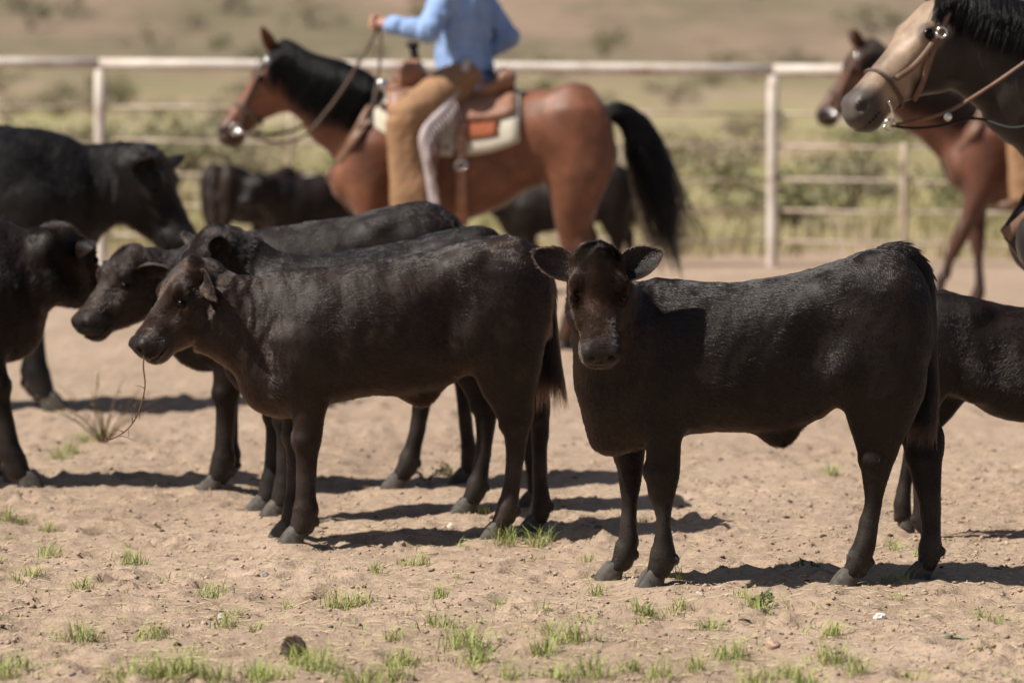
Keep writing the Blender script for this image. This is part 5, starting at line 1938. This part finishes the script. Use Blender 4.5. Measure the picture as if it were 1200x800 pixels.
def hairy_ball(px, py, size):
    g = ground_at(px, py)
    z = float(ground_z(g[0], g[1]))
    o = root('dung_ball', None, 'dark brown fuzzy dung ball lying in the foreground dirt', 'dung', loc=(g[0], g[1], z + size * .75))
    b = Body()
    b.add(Ell((0, 0, 0), (size * .85, size * .8, size * 1.05)), .01)
    b.add(Ell((.008, 0, -size * .3), (size * .9, size * .7, size * .6)), .02)
    v, q = b.mesh(.0045)
    nn = vnormals(v, q)
    v = v + nn * (.004 * wob(v, 120, 2))[:, None]
    m = mesh_arr('core', v, q, o, M_DUNG)
    cl = np.tile(np.array([.030, .017, .011]), (len(v), 1))
    fur(o, v, q, np.tile(np.array([.2, .1, -1.0]), (len(v), 1)), np.ones(len(v)), cl, 2600, .010, .0006, .8, 'fibres', 5)


hairy_ball(343, 766, .030)

# ------------------------------------------------------------------ weeds
M_WEED = mat_grass('weed_leaf', (.060, .085, .028), (.12, .15, .05))
M_STALK = mat_simple('dry_stalk', (.13, .075, .045), .9, .1, .3, 30)
M_SEED = mat_simple('pale_seed_head', (.42, .34, .20), .9, .1, .3, 30)


def weed(px, py, h, n, spread, label, leaf=.018, seed=1, dry=False, name='weed'):
    g = ground_at(px, py)
    r = np.random.default_rng(seed)
    o = root(name, None, label, 'weed', loc=(g[0], g[1], float(ground_z(g[0], g[1]))))
    LV, LF = [], []
    for k in range(n):
        a = r.uniform(0, 2 * PI); hh = h * r.uniform(.5, 1.05)
        d = np.array([math.cos(a), math.sin(a) * .8, 0])
        P = spline([(0, 0, -.01), d * spread * .35 + np.array([0, 0, hh * .55]), d * spread * r.uniform(.6, 1.1) + np.array([r.normal(0, .01), 0, hh])], 9)
        tube('stalk', P, np.linspace(.0022, .0010, 9), o, M_STALK, 5)
        for i in range(2, 9):
            for _ in range(2):
                b0 = len(LV)
                dd = nrm(r.normal(size=3) + np.array([0, 0, .4])); ss = nrm(np.cross(dd, r.normal(size=3)))
                L = leaf * r.uniform(.5, 1.2)
                LV += [P[i], P[i] + dd * L * .5 + ss * L * .22, P[i] + dd * L, P[i] + dd * L * .5 - ss * L * .22]
                LF.append((b0, b0 + 1, b0 + 2, b0 + 3))
    f = mesh_py('leaves', LV, LF, o, M_SEED if dry else M_WEED, False)
    f['kind'] = 'stuff'
    return o


weed(122, 520, .25, 24, .27, 'straggly weed clump with thin dry stalks beside the grass patch', .012, 1)
wo_ = root('seed_stalk', None, 'single pale dry stalk standing upright in the weed clump', 'weed', loc=tuple(ground_at(113, 512)))
P = spline([(0, 0, -.01), (-.006, 0, .09), (-.002, .01, .18), (.004, .01, .245)], 14)
st_ = tube('stalk', P, np.linspace(.0028, .0018, 14), wo_, M_STALK, 6)
b = Body()
for k in range(7):
    b.add(Ell(P[13] + np.array([.003 * math.sin(k * 2), .002 * math.cos(k), -.028 + .010 * k]), (.005, .005, .009)), .006)
v, q = b.mesh(.0022)
mesh_arr('seed_head', v, q, st_, M_SEED)
weed(943, 668, .035, 5, .035, "tiny dark green weed at the edge of the staring calf's shadow", .018, 3)
weed(885, 716, .045, 6, .05, 'small green broad-leaved weed among grass blades', .022, 4)
weed(530, 555, .05, 6, .09, 'low dark weed in the shade behind the hind feet', .018, 6)
weed(500, 562, .05, 5, .06, 'low leafy weed left of the dark one in the shade'.replace('left of', 'next to'), .018, 7)
weed(1160, 752, .02, 7, .09, 'flattened dead twigs lying on dirt', .02, 8, True, 'dead_twigs')
# grey-green leaf lying on the dirt
g = ground_at(1116, 748)
lo_ = root('fallen_leaf', None, 'grey-green lobed leaf lying flat on the dirt', 'leaf', loc=(g[0], g[1], float(ground_z(g[0], g[1])) + .006))
M_LEAFG = mat_simple('grey_leaf', (.20, .22, .15), .8, .2, .3, 60)
for k, an in enumerate((0.1, .9, -.7, 2.6, 3.5)):
    e, q = ear_geo((0, 0, .002 * k), (math.cos(an), math.sin(an), .10), (0, 0, 1), .05 if k < 3 else .03, .026, .3, (0, 0, -.008), .002, 9, 7)
    mesh_arr('lobe', e, q, lo_, M_LEAFG)
# stalk in the profile calf's mouth
sr = root('dry_stalk', fB, 'long thin dry stalk hanging from the mouth of the brown-black calf', 'stalk')
P = spline([fB.loc(*p) for p in ((169, 412, .085), (168, 430, .09), (170, 450, .10), (166, 472, .10), (159, 490, .10), (148, 504, .10), (136, 512, .10), (122, 517, .10))], 36)
mesh = tube('stem', P, np.linspace(.0028, .0020, 36), sr, M_STALK, 6)
r = np.random.default_rng(3)
for i in range(12, 36, 2):
    d = nrm(r.normal(size=3) + np.array([.3, 0, .2])) * r.uniform(.02, .06)
    tube('twig', [P[i], P[i] + d * .5 + np.array([0, 0, .004]), P[i] + d], [.0016, .0013, .0007], mesh, M_STALK, 5)
